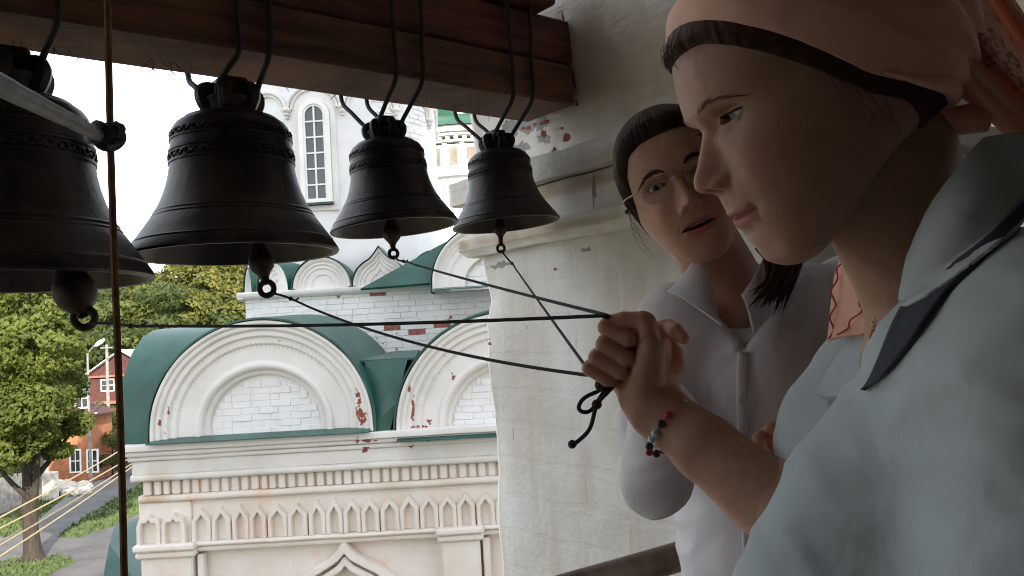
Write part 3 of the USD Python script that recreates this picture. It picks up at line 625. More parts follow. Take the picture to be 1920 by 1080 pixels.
def gable(px0, px1, pyb, pyt, y, name, prof, brick=True, scale=1.0, sill=True):
    a, b, t = on_y(px0, pyb, y), on_y(px1, pyb, y), on_y((px0 + px1) / 2 + 12 * scale, pyt, y)
    cx, rx = (a[0] + b[0]) / 2, (b[0] - a[0]) / 2; z0 = zA if y == FY else (a[2] + b[2]) / 2
    rz = t[2] - z0 - .12 * scale
    st = .12 * scale; zs = z0 + st; pr = [(d * scale, o * scale) for d, o in prof]
    am = wobble(fine(arch_sweep(cx, zs, rx, rz, st, pr, y, 61), .07), .006, .4, int(px0), 3)
    ar = cpart(name, am, "facade_worn", smooth=True, col=marks(am.vertices, WORN, 7))
    ri = rx - pr[-1][0] ; rzi = rz - pr[-1][0]
    back = sg.Polygon([(cx - rx + .01, z0), (cx + rx - .01, z0)] + [(cx + (rx - .01) * math.cos(q), zs + (rz - .01) * math.sin(q)) for q in np.linspace(0, math.pi, 33)])
    cpart("gable_wall", wall_xz(back, y + .096 * scale, y + .4 * scale), "facade_white")
    if brick:
        rr = np.random.default_rng(int(px0))
        def inside(xm, zm, xa_, xb_, za_, zb_):
            q = (max(zb_ - zs, 0) / rzi); 
            if q >= 1: return None
            h = ri * math.sqrt(1 - q * q) + .03; l, u_ = max(xa_, cx - h), min(xb_, cx + h)
            return (l, u_) if u_ > l else None
        bricks_in(inside, cx - ri, cx + ri, z0 + .03, zs + rzi, y + .095 * scale, .262, .088, .004, lambda a_, b_: "brick_white", ar, rr, .03)
    if sill:
        v = np.array([(cx - rx + .02, y - .34, z0 + .012), (cx + rx - .04, y - .34, z0 + .012), (cx + rx - .04, y - .02, z0 + .055), (cx - rx + .02, y - .02, z0 + .055)])
        s_ = trimesh.convex.convex_hull(np.vstack([v, v - [0, 0, .012]])); cpart("sill_flashing", s_, "green_roof")
    return cx, rx, rz, zs, z0
WY = 13.6                                                        # the wall of the upper storey
g1 = gable(290, 705, 818, 600, FY - .06, "archivolt", BIG)
g2 = gable(746, 1168, 812, 585, FY - .06, "archivolt", BIG)
g3 = gable(1206, 1628, 810, 570, FY - .06, "archivolt", BIG)
# -- green barrel roofs behind the gables: sheets with seams, each running back to the upper wall
def barrel(cx, rx, rz, zs, z0, y0, y1, name, over=.035, a0=math.pi, a1=0, n=44, grow=0.0, seams=4):
    a = np.linspace(a0, a1, n); ys = np.linspace(y0, y1, 12); P = []
    for q, y in enumerate(ys):
        g = over + grow * q / 11; row = []
        row.append((cx + math.cos(a0) * (rx + g), y, z0 - .0)); 
        row += [(cx + (rx + g) * math.cos(t), y, zs + (rz + g) * math.sin(t)) for t in a]
        row.append((cx + math.cos(a1) * (rx + g), y, z0 - .0)); P.append(row)
    P = np.array(P); m = grid_mesh(P); Q = P.copy(); Q[:, :, 2] -= .02; Q[:, 1:-1, 0] += (cx - Q[:, 1:-1, 0]) * .012
    lip = grid_mesh(np.stack([P[0], P[0] * [1, 1, 1] + (np.array([cx, y0, zs]) - P[0]) * [.018, 0, .018]]))
    r_ = cpart(name, wobble(trimesh.util.concatenate([m, grid_mesh(Q), lip]), .009, .45, 5, 2), "green_roof", smooth=40)
    for y in np.linspace(y0, y1, seams + 2)[1:-1]:
        pts = [(cx + (rx + over + .006) * math.cos(t), y, zs + (rz + over + .006) * math.sin(t)) for t in a]
        cpart("seam", tube(pts, .012, 5), "green_roof", parent=r_)
    return r_
for g in (g1, g2, g3):
    cx, rx, rz, zs, z0 = g
    barrel(cx, rx, rz, zs, z0, FY - .24, WY + .05, "arched_roof", grow=.12)
# side gable's roof at the left corner: the same barrel turned to the left
cx, rx, rz, zs, z0 = g1
a = np.linspace(math.pi, 0, 40); sy = FY + rx - .05
prof_ = [(sy - rx - .05, z0)] + [(sy + (rx + .05) * math.cos(t), zs + (rz + .02) * math.sin(t)) for t in a] + [(sy + rx + .05, z0)]
groin = [cx - rx * math.sqrt(max(0, 1 - (max(0, z_ - zs) / (rz + .02)) ** 2)) + .05 for _, z_ in prof_]
P = np.array([[((XL - .34) * (1 - t) + g_ * t, y_, z_) for (y_, z_), g_ in zip(prof_, groin)] for t in np.linspace(0, 1, 14)])
Q = P[0] * 1.0; Q[:, 1] += (sy - Q[:, 1]) * .03; Q[:, 2] += (z0 - Q[:, 2]) * .03
cpart("arched_roof", wobble(trimesh.util.concatenate([grid_mesh(P), grid_mesh(np.stack([P[0], Q]))]), .008, .4, 6, 2), "green_roof", smooth=40, label="green roof of the side gable, seen at its left flank")
sidewall = sg.Polygon([(FY + .1, zA - .1), (FY + .1, z0), *[(sy - rx * math.cos(t), zs + rz * math.sin(t)) for t in np.linspace(0, math.pi, 25)], (sy + rx, zA - .1)])
m = extrude(sidewall, .25); cpart("gable_wall", TM(np.c_[XL - .15 + m.vertices[:, 2], m.vertices[:, 0], m.vertices[:, 1]], m.faces), "facade_white", smooth=False, label="white side gable round the left corner")
# valley gutters between the gables
for ga, gb in ((g1, g2), (g2, g3)):
    xl, xr = ga[0] + ga[1] + .0, gb[0] - gb[1] - .0; zt = zA + .93
    front = [(xl + .00, zA + .10), (xl + .02, zA - .06), (xr - .10, zA - .06), (xr + .01, zA + .35), (xr + .16, zt), (xl - .12, zt), (xl + .0, zt - .4)]
    p0 = np.array([(x, FY - .17, z_) for x, z_ in front[:4]] + [(xr + .16, FY + .10, zt), (xl - .14, FY + .10, zt)])
    gut = trimesh.convex.convex_hull(np.vstack([p0, p0 + [0, .5, .0]])); cpart("valley_gutter", gut, "green_roof")
    sd = np.array([(xl - .20, FY + .1, zt + .01), (xr + .26, FY + .1, zt + .01), (xr + .1, WY, zt + .10), (xl - .05, WY, zt + .10)])
    cpart("valley_gutter", trimesh.convex.convex_hull(np.vstack([sd, sd - [0, 0, .03]])), "green_roof")
cpart("flat_roof", box(XL + .3, XR, FY + .2, FY + SIDE, zA - .02, zA + .03), "green_roof")

# -- upper storey with its brickwork laid bare in places
ux0, ux1 = on_y(460, 570, WY)[0], 3.4
uzt = on_y(690, 538, WY)[2]
cpart("upper_wall", box(ux0 + .03, ux1, WY + .02, WY + 5.2, zA, uzt - .09), "mortar")
rb = np.random.default_rng(11)
bare = [(692, 552, 22, 4), (735, 612, 8, 8), (800, 603, 24, 5), (772, 628, 14, 7), (755, 645, 7, 8), (826, 610, 12, 5), (670, 600, 4, 4), (700, 640, 8, 6), (842, 596, 10, 5), (640, 556, 8, 4)]
def mat_at(x_, z_):
    px, py = project((x_, WY, z_))
    for bx, by, ra, rb2 in bare:
        d = math.hypot((px - bx) / ra, (py - by) / rb2)
        if d < 1.1: return "brick_red" if rb.random() < .5 else "brick_flaked"
        if d < 1.9 and rb.random() < .5: return "brick_flaked"
    return "brick_white"
upw = cpart("brick_face", box(ux0 + .02, ux1, WY + .004, WY + .03, zA, uzt - .09), "mortar")
bricks_in(lambda xm, zm, a, b, c, d: (max(a, ux0), min(b, 1.3)) if b > ux0 + .05 and a < 1.28 and zm < uzt - .10 else None, ux0, 1.3, on_y(690, 678, WY)[2] - .09, uzt, WY, .262, .0935, .006, mat_at, upw, rb)
# ledge under the little gables
P_ = [(o, z_) for o, z_ in ((-.05, -.10), (.05, -.10), (.10, -.075), (.125, -.04), (.125, 0.0), (.09, .02), (-.05, .02))]
pr = np.array([[(x, WY - o, uzt + z_) for o, z_ in P_] for x in np.linspace(ux0 - .10, 3.4, 60)]); m = grid_mesh(pr, closed_v=True)
cpart("upper_ledge", trimesh.util.concatenate([wobble(m, .006, .4, 41), box(ux0 - .085, ux0, WY - .11, WY + .2, uzt - .09, uzt + .015)]), "facade_white", smooth=40)
# -- drum
DR = 1.75; DY = WY + .35 + DR; dcx = on_y(631, 320, DY - .6)[0]
DZ0, DZ1 = uzt - .3, Z0 + 6.4
dm = trimesh.creation.cylinder(DR, DZ1 - DZ0, sections=120); dm.apply_translation([dcx, DY, (DZ0 + DZ1) / 2])
drum = cpart("drum", wobble(fine(dm, .3), .007, .5, 12), "brick_white", smooth=40)
def on_drum(ang, z_, out=0.0):
    """ang: turned to the right from the side that faces us."""
    return np.array([dcx + (DR + out) * math.sin(ang), DY - (DR + out) * math.cos(ang), z_])
def zdrum(py, px=594): 
    y = DY - DR; return on_y(px, py, y)[2]
half = math.radians(15.3)
zpend, ztop = zdrum(213), zdrum(166)
for k in range(-4, 5):
    c = math.radians(-3.5) + 2 * half * k
    if abs(c) > math.radians(120): continue
    for out, w, rr in ((.055, .05, 1.0), (.03, .04, .86)):
        pts = [on_drum(c + half * rr * math.cos(t) * .96, zpend + .10 + (ztop - zpend - .05) * rr * math.sin(t), out * .6) for t in np.linspace(math.pi, 0, 19)]
        cpart("drum_arch", tube(pts, w * .62, 8), "facade_white", smooth=50)
    for h, s in ((.10, .085), (.03, .06), (-.03, .04)):           # hanging drop between the arches
        p = on_drum(c - half, zpend + h, .03); q = trimesh.creation.icosphere(2, s * .9); q.vertices = q.vertices * [1, 1, .62] + p
        cpart("drum_pendant", q, "facade_white", smooth=True)
# tall window in the drum
wa = math.radians(-3.2); wc = on_drum(wa, 0); WT = rot_to([0, 0, 1], [math.cos(wa), math.sin(wa), 0]); WT[:3, 3] = [wc[0], wc[1], 0]
zb, zt = zdrum(377), zdrum(196); ww = .185
def win_poly(g): return sg.Polygon([(-ww - g, zb - g), (ww + g, zb - g)] + [((ww + g) * math.cos(t), zt - ww + (ww + g) * math.sin(t)) for t in np.linspace(0, math.pi, 21)])
def wput(name, m, mat, parent=None, **kw): return cpart(name, move(m, WT), mat, parent=parent, **kw)
win = wput("window", wall_xz(win_poly(.075).difference(win_poly(.0)), -.075, .12), "window_frame", smooth=False)
wput("frame", wall_xz(win_poly(.012).difference(win_poly(-.035)), -.055, -.01), "window_frame", parent=win)
wput("surround", wall_xz(win_poly(.165).difference(win_poly(.08)), -.03, .15), "facade_white")
wput("mullion", box(-.014, .014, -.05, -.012, zb, zt), "window_frame", parent=win)
hgt = zt - ww * .25 - zb
for k in range(1, 6):
    zz_ = zb + (zt - zb) * (k / 6.0) * .985; wput("glazing_bar", box(-ww + .02, ww - .02, -.048, -.014, zz_ - .013, zz_ + .013), "window_frame", parent=win)
for k in range(6):
    for s in (-1, 1):
        za_, zb_ = zb + (zt - zb) * (k / 6) * .985 + .014, zb + (zt - zb) * ((k + 1) / 6) * .985 - .014
        pp = win_poly(-.03).intersection(sg.box(.015 if s > 0 else -ww, za_, ww if s > 0 else -.015, zb_))
        if not pp.is_empty: wput("pane", wall_xz(pp, -.022, -.016), "window_glass", parent=win)
wput("window_sill", box(-ww - .09, ww + .09, -.12, .05, zb - .075, zb - .04), "green_roof", parent=win)
# bricks that show on the drum, right of the window
r3 = np.random.default_rng(17)
for j in range(9):
    for i in range(5):
        if r3.random() < .35: continue
        ang = math.radians(28 + i * 8.2 + (4 if j % 2 else 0)); z_ = zdrum(205) + (j - 5) * .088
        b = cbox(-.118, .118, -.01, .04, -.038, .038, .006); b.apply_transform(rot_to([0, 0, 1], [math.cos(ang), math.sin(ang), 0])); b.apply_translation(on_drum(ang, z_, .002)); cpart("brick", b, "brick_white", parent=drum)

# -- little gables (kokoshniki) round the foot of the drum
SMALL = [(0, -.3), (0, .10), (.02, .105), (.05, .085), (.06, .05), (.10, .06), (.12, .03), (.16, .035), (.18, .012), (.26, .005), (.28, -.02), (.50, -.02)]
def small_gable(p0, p1, h, keel=False, green=True, depth=.55):
    """A gable between two feet p0 and p1 on the ledge, h high."""
    p0, p1 = np.array(p0), np.array(p1); w = np.linalg.norm((p1 - p0)[:2]); ex = np.array([*(p1 - p0)[:2], 0]) / w
    ez = np.array([0, 0, 1.0]); ey = np.cross(ez, ex); mid = (p0 + p1) / 2; R_ = w / 2
    def prof(t, d):
        c, s = math.cos(t), math.sin(t); x_ = c * (R_ - d); z_ = s * (h - d) * (.90 if keel else 1)
        if keel: z_ += max(0, 1 - abs(c) / .42) ** 1.6 * .17 * (h - d) / h
        return x_, z_
    P = []
    for t in np.linspace(math.pi, 0, 37):
        row = []
        for d, o in [(d_, o_) for d_, o_ in SMALL if d_ < R_ - .02]:
            x_, z_ = prof(t, d); row.append(mid + ex * x_ + ez * z_ - ey * o)
        P.append(row)
    face = grid_mesh(np.array(P)); c0 = len(face.vertices); m_ = len(P[0])
    v = np.vstack([face.vertices, mid + ey * .02]); f = list(face.faces) + [(c0, i * m_ + m_ - 1, (i + 1) * m_ + m_ - 1) for i in range(len(P) - 1)]
    k_ = cpart("little_gable", TM(v, f), "facade_white", smooth=40)
    rows = []
    for dy in np.linspace(-.13, depth, 6):
        rows.append([mid + ex * x_ + ez * z_ + ey * dy for x_, z_ in (prof(t, -.022) for t in np.linspace(math.pi, 0, 37))])
    P2 = np.array(rows); lip = np.stack([P2[0], P2[0] + (mid + ez * h * .3 - P2[0]) * .03])
    cpart("gable_roof", trimesh.util.concatenate([grid_mesh(P2), grid_mesh(lip)]), "green_roof", parent=k_, smooth=40)
KZ = uzt + .02
def kp(px, y, py=540): p = on_y(px, py, y); return (p[0], y, KZ)
hk = on_y(605, 484, WY - .02)[2] - KZ
small_gable(kp(552, WY - .02), kp(660, WY - .02), hk)
small_gable(kp(664, WY - .02), kp(766, WY - .02), hk * .98, keel=True)
small_gable(kp(768, WY + .0), kp(872, WY + .0), hk)
small_gable(kp(493, WY + .42), kp(550, WY + .02), hk * .97)
small_gable(kp(470, WY + 1.15), kp(486, WY + .50), hk * .97)
# -- the larger gable of the upper storey, cut off by the pier, with its roof slope
g4 = gable(812, 1062, 540, 415, WY - .42, "archivolt", SMALL, brick=True, scale=1.0, sill=True)
cx, rx, rz, zs, z0 = g4
barrel(cx, rx, rz, zs, z0, WY - .52, WY + .9, "arched_roof", over=.03, seams=1)
q = [on_y(676, 541, WY - .35), on_y(806, 530, WY - .40), on_y(838, 452, WY - .1), on_y(812, 488, WY - .02), on_y(742, 512, WY - .03)]
q = np.array(q); cpart("roof_slope", trimesh.convex.convex_hull(np.vstack([q, q + [0, .03, -.03], q[1:3] + [0, .3, 0]])), "green_roof")

# -- the farther side drum with green dome, arcaded cornice and pilasters, in the sun
SY, SR = 25.0, 1.55; scx = on_y(862, 285, SY)[0]; 
def zs_(py): return on_y(850, py, SY - SR)[2]
sd = trimesh.creation.cylinder(SR, zs_(270) - Z0 + 3.2, sections=72); sd.apply_translation([scx, SY, (zs_(270) + Z0 - 3.2) / 2])
cpart("side_drum", sd, "brick_white", smooth=40)
for zt_, zb_, o in ((zs_(238), zs_(249), .26), (zs_(249.5), zs_(255), .18), (zs_(262), zs_(266), .10), (zs_(316), zs_(330), .14)):
    r_ = trimesh.creation.cylinder(SR + o, zt_ - zb_, sections=72); r_.apply_translation([scx, SY, (zt_ + zb_) / 2]); cpart("drum_course", r_, "facade_white", smooth=40)
for k in range(44):
    g = 2 * math.pi * k / 44
    b = box(-.055, .055, -.10, .05, zs_(262), zs_(255)); b.apply_transform(rot_to([0, 0, 1], [math.cos(g), math.sin(g), 0])); b.apply_translation([scx + (SR + .03) * math.sin(g), SY - (SR + .03) * math.cos(g), 0])
    if math.cos(g) > -.2: cpart("dentil", b, "facade_white")
for k in range(20):
    g = 2 * math.pi * (k + .3) / 20
    if math.cos(g) < -.2: continue
    c = tube([(0, 0, zs_(314)), (0, 0, zs_(268))], .075, 10); c.apply_translation([scx + (SR + .02) * math.sin(g), SY - (SR + .02) * math.cos(g), 0]); cpart("drum_column", c, "facade_white", smooth=40)
    b = box(-.11, .11, -.03, .05, zs_(308), zs_(276)); b.apply_transform(rot_to([0, 0, 1], [math.cos(g + .157), math.sin(g + .157), 0])); b.apply_translation([scx + SR * math.sin(g + .157), SY - SR * math.cos(g + .157), 0]); cpart("niche", b, "stone_grey")
dome = [(SR + .34, zs_(238)), (SR + .30, zs_(236)), (SR + .10, zs_(226)), (SR - .15, zs_(215)), (SR - .45, zs_(206)), (.75, zs_(200)), (.7, zs_(165)), (.0, zs_(150))]
m = revolve(dome, 64); m.apply_translation([scx, SY, 0]); cpart("dome_roof", m, "green_dome", smooth=35)
cpart("side_block", box(scx - 1.9, scx + 6, SY - 1.0, SY + 6, 0, zs_(332)), "facade_white")
# low green roof of the porch at the foot of the church
q0, q1 = on_y(196, 1090, 13.0), on_y(262, 970, 14.5)
pr_ = np.array([on_y(190, 1100, 12.6), on_y(262, 1100, 12.6), on_y(262, 972, 14.6), on_y(215, 985, 14.6), on_y(205, 1020, 13.4)])
porch = np.vstack([pr_, pr_ + [0, 0, -1.2], pr_[2:4] + [0, 1.6, -.6]])
cpart("porch_roof", fine(trimesh.convex.convex_hull(porch), .5), "green_roof")
# ================================================================== the street below and the wooded slope beyond
gx = np.linspace(-420, 420, 43); gy = np.linspace(-60, 900, 65)
def ground_h(x, y):
    h = np.clip((y - 74) / 60, 0, 1) ** 1.5 * 9 * np.clip((10 - x) / 40, 0, 1) + np.clip((y - 150) / 300, 0, 1) * 10
    return h
GP = np.array([[(x, y, float(ground_h(x, y))) for y in gy] for x in gx])
obj("ground", grid_mesh(GP), "soil", kind="structure", smooth=True)
def gpt(px, py, z=0.0): p = on_z(px, py, z); return (p[0], p[1])
grain("grass", (0.045, 0.075, 0.018), (0.09, 0.125, 0.035), 3.0, 0.95, 0.6, 30)
ground_poly("street", [gpt(-260, 1085), gpt(300, 1085), gpt(340, 990), gpt(330, 862), gpt(262, 868), gpt(150, 915), gpt(60, 965), gpt(-120, 1040)], 0.004, "asphalt", kind="structure")
ground_poly("pavement", [gpt(-120, 1030), gpt(72, 955), gpt(150, 917), gpt(250, 870), gpt(278, 866), gpt(276, 874), gpt(190, 915), gpt(128, 950), gpt(60, 985), gpt(-90, 1062)], 0.008, "path", kind="structure")
def lawn(name, pts, dens, hgt, seed, label):
    poly = sg.Polygon(pts); r = np.random.default_rng(seed); x0, y0, x1, y1 = poly.bounds
    n = int((x1 - x0) * (y1 - y0) * dens); xy = np.c_[r.uniform(x0, x1, n), r.uniform(y0, y1, n)]
    xy = xy[shapely.contains_xy(poly, xy[:, 0], xy[:, 1])]; n = len(xy)
    a = r.uniform(0, 2 * math.pi, n); w = .05 + .05 * r.random(n); h = hgt * (.5 + r.random(n)); lean = r.normal(0, .5, (n, 2)) * h[:, None]
    b0 = np.c_[xy + np.c_[np.cos(a), np.sin(a)] * w[:, None], np.full(n, .01)]; b1 = np.c_[xy - np.c_[np.cos(a), np.sin(a)] * w[:, None], np.full(n, .01)]; t = np.c_[xy + lean, h]
    v = np.stack([b0, b1, t], 1).reshape(-1, 3)
    bv, bf = trimesh.creation.triangulate_polygon(poly, engine="earcut")
    V_ = np.vstack([v, np.c_[bv, np.full(len(bv), .012)]]); F = np.vstack([np.arange(3 * n).reshape(-1, 3), bf + 3 * n])
    obj(name, TM(V_, F), "grass", label=label, cat="grass", kind="stuff")
lawn("grass", [gpt(104, 1008), gpt(140, 982), gpt(200, 945), gpt(285, 893), gpt(330, 880), gpt(330, 940), gpt(285, 950), gpt(215, 985), gpt(150, 1008)], 26, .16, 1, "green grass strip between the street and the pavement beside the church corner")
lawn("grass", [gpt(-200, 1085), gpt(40, 1046), gpt(110, 1042), gpt(146, 1052), gpt(100, 1074), gpt(90, 1085)], 40, .14, 2, "round patch of grass at the foot of the street tree")
lawn("grass", [gpt(5, 1010), gpt(60, 985), gpt(95, 955), gpt(140, 918), gpt(132, 905), gpt(70, 935), gpt(-20, 985)], 30, .2, 3, "weedy verge under the grey fence at the left edge")

def leaves(lobes, n, size, seed, droop=.3, fill=.35):
    """Leaf clumps spread through ellipsoid lobes (centre, radii): each a bent pair of small faces."""
    r = np.random.default_rng(seed); lobes = [(np.array(c, float), np.array(q, float)) for c, q in lobes]
    vol = np.array([q.prod() ** (2 / 3) for _, q in lobes]); pick = r.choice(len(lobes), n, p=vol / vol.sum())
    d = r.normal(0, 1, (n, 3)); d /= np.linalg.norm(d, axis=1, keepdims=True)
    rad = np.where(r.random(n) < fill, r.random(n) ** .5, 1 - .22 * r.random(n) ** 1.5) * (1 + .22 * (meshkit.noise(d * 2.6 + pick[:, None] * 3.7, seed) - .5) * 2)
    C = np.array([lobes[k][0] for k in pick]); Q = np.array([lobes[k][1] for k in pick]); p = C + d * Q * rad[:, None]
    keep = meshkit.fbm(p / (size * 7), 2, seed + 3) > .36; p, d, C = p[keep], d[keep], C[keep]; n = len(p)
    nn = d + r.normal(0, .75, (n, 3)) + [0, 0, .35]; nn /= np.linalg.norm(nn, axis=1, keepdims=True)
    t = r.normal(0, 1, (n, 3)) + [0, 0, -droop]; t -= nn * (t * nn).sum(1, keepdims=True); t /= np.linalg.norm(t, axis=1, keepdims=True); b = np.cross(nn, t)
    s = size * (.55 + .9 * r.random(n))[:, None]
    a0, a1 = p - t * s, p + t * s; m0, m1 = p + b * s * .55 - nn * s * .18, p - b * s * .55 - nn * s * .18
    v = np.stack([a0, m0, a1, m1], 1).reshape(-1, 3); q = np.arange(n)[:, None] * 4
    return TM(v, np.vstack([q + [0, 1, 2], q + [0, 2, 3]]))
def limbs(base, h, r0, tips, seed, bend=.3):
    r = np.random.default_rng(seed); out = []
    for k, tip in enumerate(tips):
        f = r.uniform(.35, .8); a = np.array(base) + [0, 0, h * f]; tip = np.array(tip, float)
        pts = spline([a, a * .55 + tip * .45 + r.normal(0, bend, 3) + [0, 0, .2], tip], 8); out.append(tube(pts, np.linspace(r0 * .42, r0 * .08, 8), 6))
    return out
def trunk(base, h, r0, seed, lean=(0, 0)):
    r = np.random.default_rng(seed); t = np.linspace(0, 1, 14)
    pts = np.array([[base[0] + lean[0] * q + .06 * math.sin(q * 5 + seed), base[1] + lean[1] * q, base[2] - .15 + h * q] for q in t])
    return wobble(tube(pts, r0 * (1 - .55 * t) * (1 + .55 * np.exp(-t * 16)), 12), .02, .35, seed)

# the street tree at the left
b = on_z(66, 1050); tb = np.array([b[0], b[1], 0]); S = b[1] / 1600
def tp(px, py, dy=0.0): q = on_y(px, py, b[1] + dy); return q
lob = []
for px, py, dy, rx, rz in [(20, 560, 0, 95, 75), (78, 590, -1, 72, 66), (-70, 600, 1, 100, 80), (108, 662, 0, 46, 50), (60, 650, -2.2, 95, 60), (-40, 700, -1.5, 85, 62), (84, 742, -1, 54, 42), (40, 760, -2.4, 80, 48),
                           (132, 722, 1, 34, 30), (20, 470, 1, 90, 70), (-60, 500, 0, 90, 70), (100, 520, 1.5, 70, 60), (-20, 810, -2, 62, 38), (62, 815, -1.5, 46, 28), (20, 850, -2.2, 40, 28), (112, 800, .3, 40, 28), (146, 792, .3, 30, 24), (108, 845, .3, 34, 16), (-90, 770, 0, 70, 60)]:
    c = tp(px, py, dy); lob.append((c, (rx * S, rx * S * .95, rz * S)))
street_tree = thing("street_tree", "large leafy sunlit tree on the street, filling the lower left edge", "tree")
obj("crown", leaves(lob, 52000, .115, 5), "leaf_bright", street_tree)
obj("trunk", [trunk(tb, 6.2, .34, 4, (-.5, .1))] + limbs(tb, 6.0, .36, [c for c, _ in lob[::2]], 6), "bark", street_tree, smooth=True)

# trees by the houses and the wood on the slope: a few kinds, set out one by one
def proto(seed, tall, wide, n, mat, leaf):
    r = np.random.default_rng(seed); lobes = []
    for k in range(15):
        z = tall * (.25 + .68 * r.random()); w = wide * (1 - abs(z / tall - .52) * 1.25) * .5
        g = r.uniform(0, 2 * math.pi); lobes.append(((w * 1.1 * math.cos(g), w * 1.1 * math.sin(g), z), (wide * r.uniform(.18, .30), wide * r.uniform(.18, .30), tall * r.uniform(.08, .14))))
    lobes.append(((0, 0, tall * .86), (wide * .2, wide * .2, tall * .12)))
    return lobes, n, mat, leaf, tall
KINDS = [proto(1, 13, 9, 5200, "leaf_mid", .30), proto(2, 15, 8, 5200, "leaf_yellow", .30), proto(3, 12, 10, 5200, "leaf_dark", .30)]
first = {}
def tree(kind, x, y, h, label, group=None, spin=0.0):
    lobes, n, mat, leaf, tall = KINDS[kind]; s = h / tall; loc = (x, y, float(ground_h(x, y)))
    if kind not in first:
        t = thing("tree", label, "tree", group, loc=loc, rotz=spin, scale=s)
        obj("crown", leaves(lobes, n, leaf, 20 + kind), mat, t)
        obj("trunk", [trunk((0, 0, 0), tall * .8, .26, kind + 2)] + limbs((0, 0, 0), tall * .8, .26, [c for c, _ in lobes[::2]], kind), "bark", t, smooth=True)
        first[kind] = t
    else: copy_of(first[kind], label, "tree", group, loc=loc, rotz=spin, scale=s)
WOOD = "trees of the wood on the slope behind the houses"
lab = ["middle green tree in the wood on the slope behind the houses", "yellowish sunlit tree in the wood on the slope behind the houses", "dark green tree in the wood on the slope behind the houses"]
def txy(px, y): p = on_y(px, 650, y); return p[0], y
rw = np.random.default_rng(4)
ORD = ["leftmost", "second", "third", "fourth", "fifth", "sixth", "seventh", "eighth", "ninth", "tenth", "eleventh", "twelfth"]
wood = sorted([(255, 100, 545, 0), (300, 112, 512, 0), (335, 98, 498, 1), (375, 108, 492, 1), (352, 92, 545, 2), (420, 100, 490, 1), (445, 96, 520, 1), (398, 90, 560, 1), (470, 112, 480, 0), (310, 90, 590, 0), (270, 92, 600, 2), (230, 96, 570, 0),
               (195, 104, 552, 2), (150, 110, 540, 0), (95, 112, 545, 0), (40, 116, 545, 1), (-10, 112, 540, 0), (215, 118, 530, 0), (440, 122, 470, 2)])
seen = {0: 0, 1: 0, 2: 0}
for px, y, pt, kind in wood:
    x, y = txy(px, y); top = on_y(px, pt, y)[2]; h = max(5, top - float(ground_h(x, y)) + .8)
    o = ORD[seen[kind]]; seen[kind] += 1; tone = ["middle green", "yellowish sunlit", "dark green"][kind]
    tree(kind, x, y, h, (f"leftmost {tone} tree in the wood on the slope behind the houses" if o == "leftmost" else f"{o} {tone} tree from the left in the wood behind the houses"), "trees of the wood behind the houses", float(rw.uniform(0, 360)))
for px, y, pt, kind, label in [(176, 66, 748, 0, "small green tree before the dark red house's left window"), (236, 68, 838, 2, "low dark tree under the dark red house beside the brown rope"), (205, 62, 805, 2, "dark bushy tree between the orange house and the brown rope"), (8, 66, 740, 2, "dark tree in the shade behind the street tree's trunk"), (-20, 52, 800, 2, "dark shrub at the far left behind the grey fence")]:
    x, y = txy(px, y); top = on_y(px, pt, y)[2]; tree(kind, x, y, max(2.2, top), label, None, float(rw.uniform(0, 360)))

# ------------------------------------------------------------------ houses
grain("house_dark_red", (0.055, 0.018, 0.016), (0.095, 0.032, 0.026), 3, 0.8, 0.5, 30)
grain("house_orange", (0.27, 0.10, 0.045), (0.40, 0.165, 0.08), 2.2, 0.9, 0.4, 20)
grain("roof_pale", (0.50, 0.52, 0.54), (0.66, 0.67, 0.68), 1.2, 0.5)
grain("fence_grey", (0.16, 0.15, 0.14), (0.30, 0.29, 0.27), 3, 0.9, 0.4, 20)
grain("fence_red", (0.20, 0.07, 0.045), (0.34, 0.14, 0.09), 3, 0.85, 0.3, 20)
grain("stone_pale", (0.38, 0.36, 0.31), (0.62, 0.59, 0.52), 3, 0.95, 0.5, 20)
plain("white_paint", (0.75, 0.75, 0.73), 0.5); plain("pale_blue", (0.42, 0.52, 0.56), 0.6)
def house(name, label, x0, x1, y, z1, ridge, depth, wall, roof, boards=None):
    h = thing(name, label, "house"); xm = (x0 + x1) / 2
    obj("wall", box(x0, x1, y, y + depth, -.2, z1), wall, h)
    gb = wall_xz(sg.Polygon([(x0, z1), (x1, z1), (xm, ridge)]), y + .02, y + .25); obj("gable", gb, wall, h)
    for s, xe in ((-1, x0 - .5), (1, x1 + .5)):
        d = (ridge - z1) / (xm - x0) * .5
        rr = np.array([(xm, y - .5, ridge + .05), (xm, y + depth, ridge + .05), (xe, y + depth, z1 - d + .05), (xe, y - .5, z1 - d + .05)]); obj("roof_side", trimesh.convex.convex_hull(np.vstack([rr, rr + [0, 0, .10]])), roof, h)
    obj("eave_board", box(x0 - .4, x1 + .4, y - .25, y + .02, z1 - .12, z1 + .06), boards or wall, h)
    return h
def window(h, x, z, w, t, y, door=False, panes=(2, 2)):
    f = obj("balcony_door" if door else "window", trimesh.util.concatenate([wall_xz(sg.box(x - w / 2 - .10, z - .1, x + w / 2 + .10, z + t + .1).difference(sg.box(x - w / 2, z, x + w / 2, z + t)), y - .06, y + .05)]
        + [box(x - w / 2 + w * k / panes[0] - .03, x - w / 2 + w * k / panes[0] + .03, y - .045, y + .02, z, z + t) for k in range(1, panes[0])] + [box(x - w / 2, x + w / 2, y - .043, y + .02, z + t * k / panes[1] - .03, z + t * k / panes[1] + .03) for k in range(1, panes[1])]), "white_paint", h)
    obj("pane", box(x - w / 2, x + w / 2, y - .02, y - .006, z, z + t), "window_glass", f)
HY = 76.0
p = lambda px, py, y=HY: on_y(px, py, y)
x0, x1 = p(160, 710)[0], p(300, 710)[0]; z1 = p(215, 704)[2]
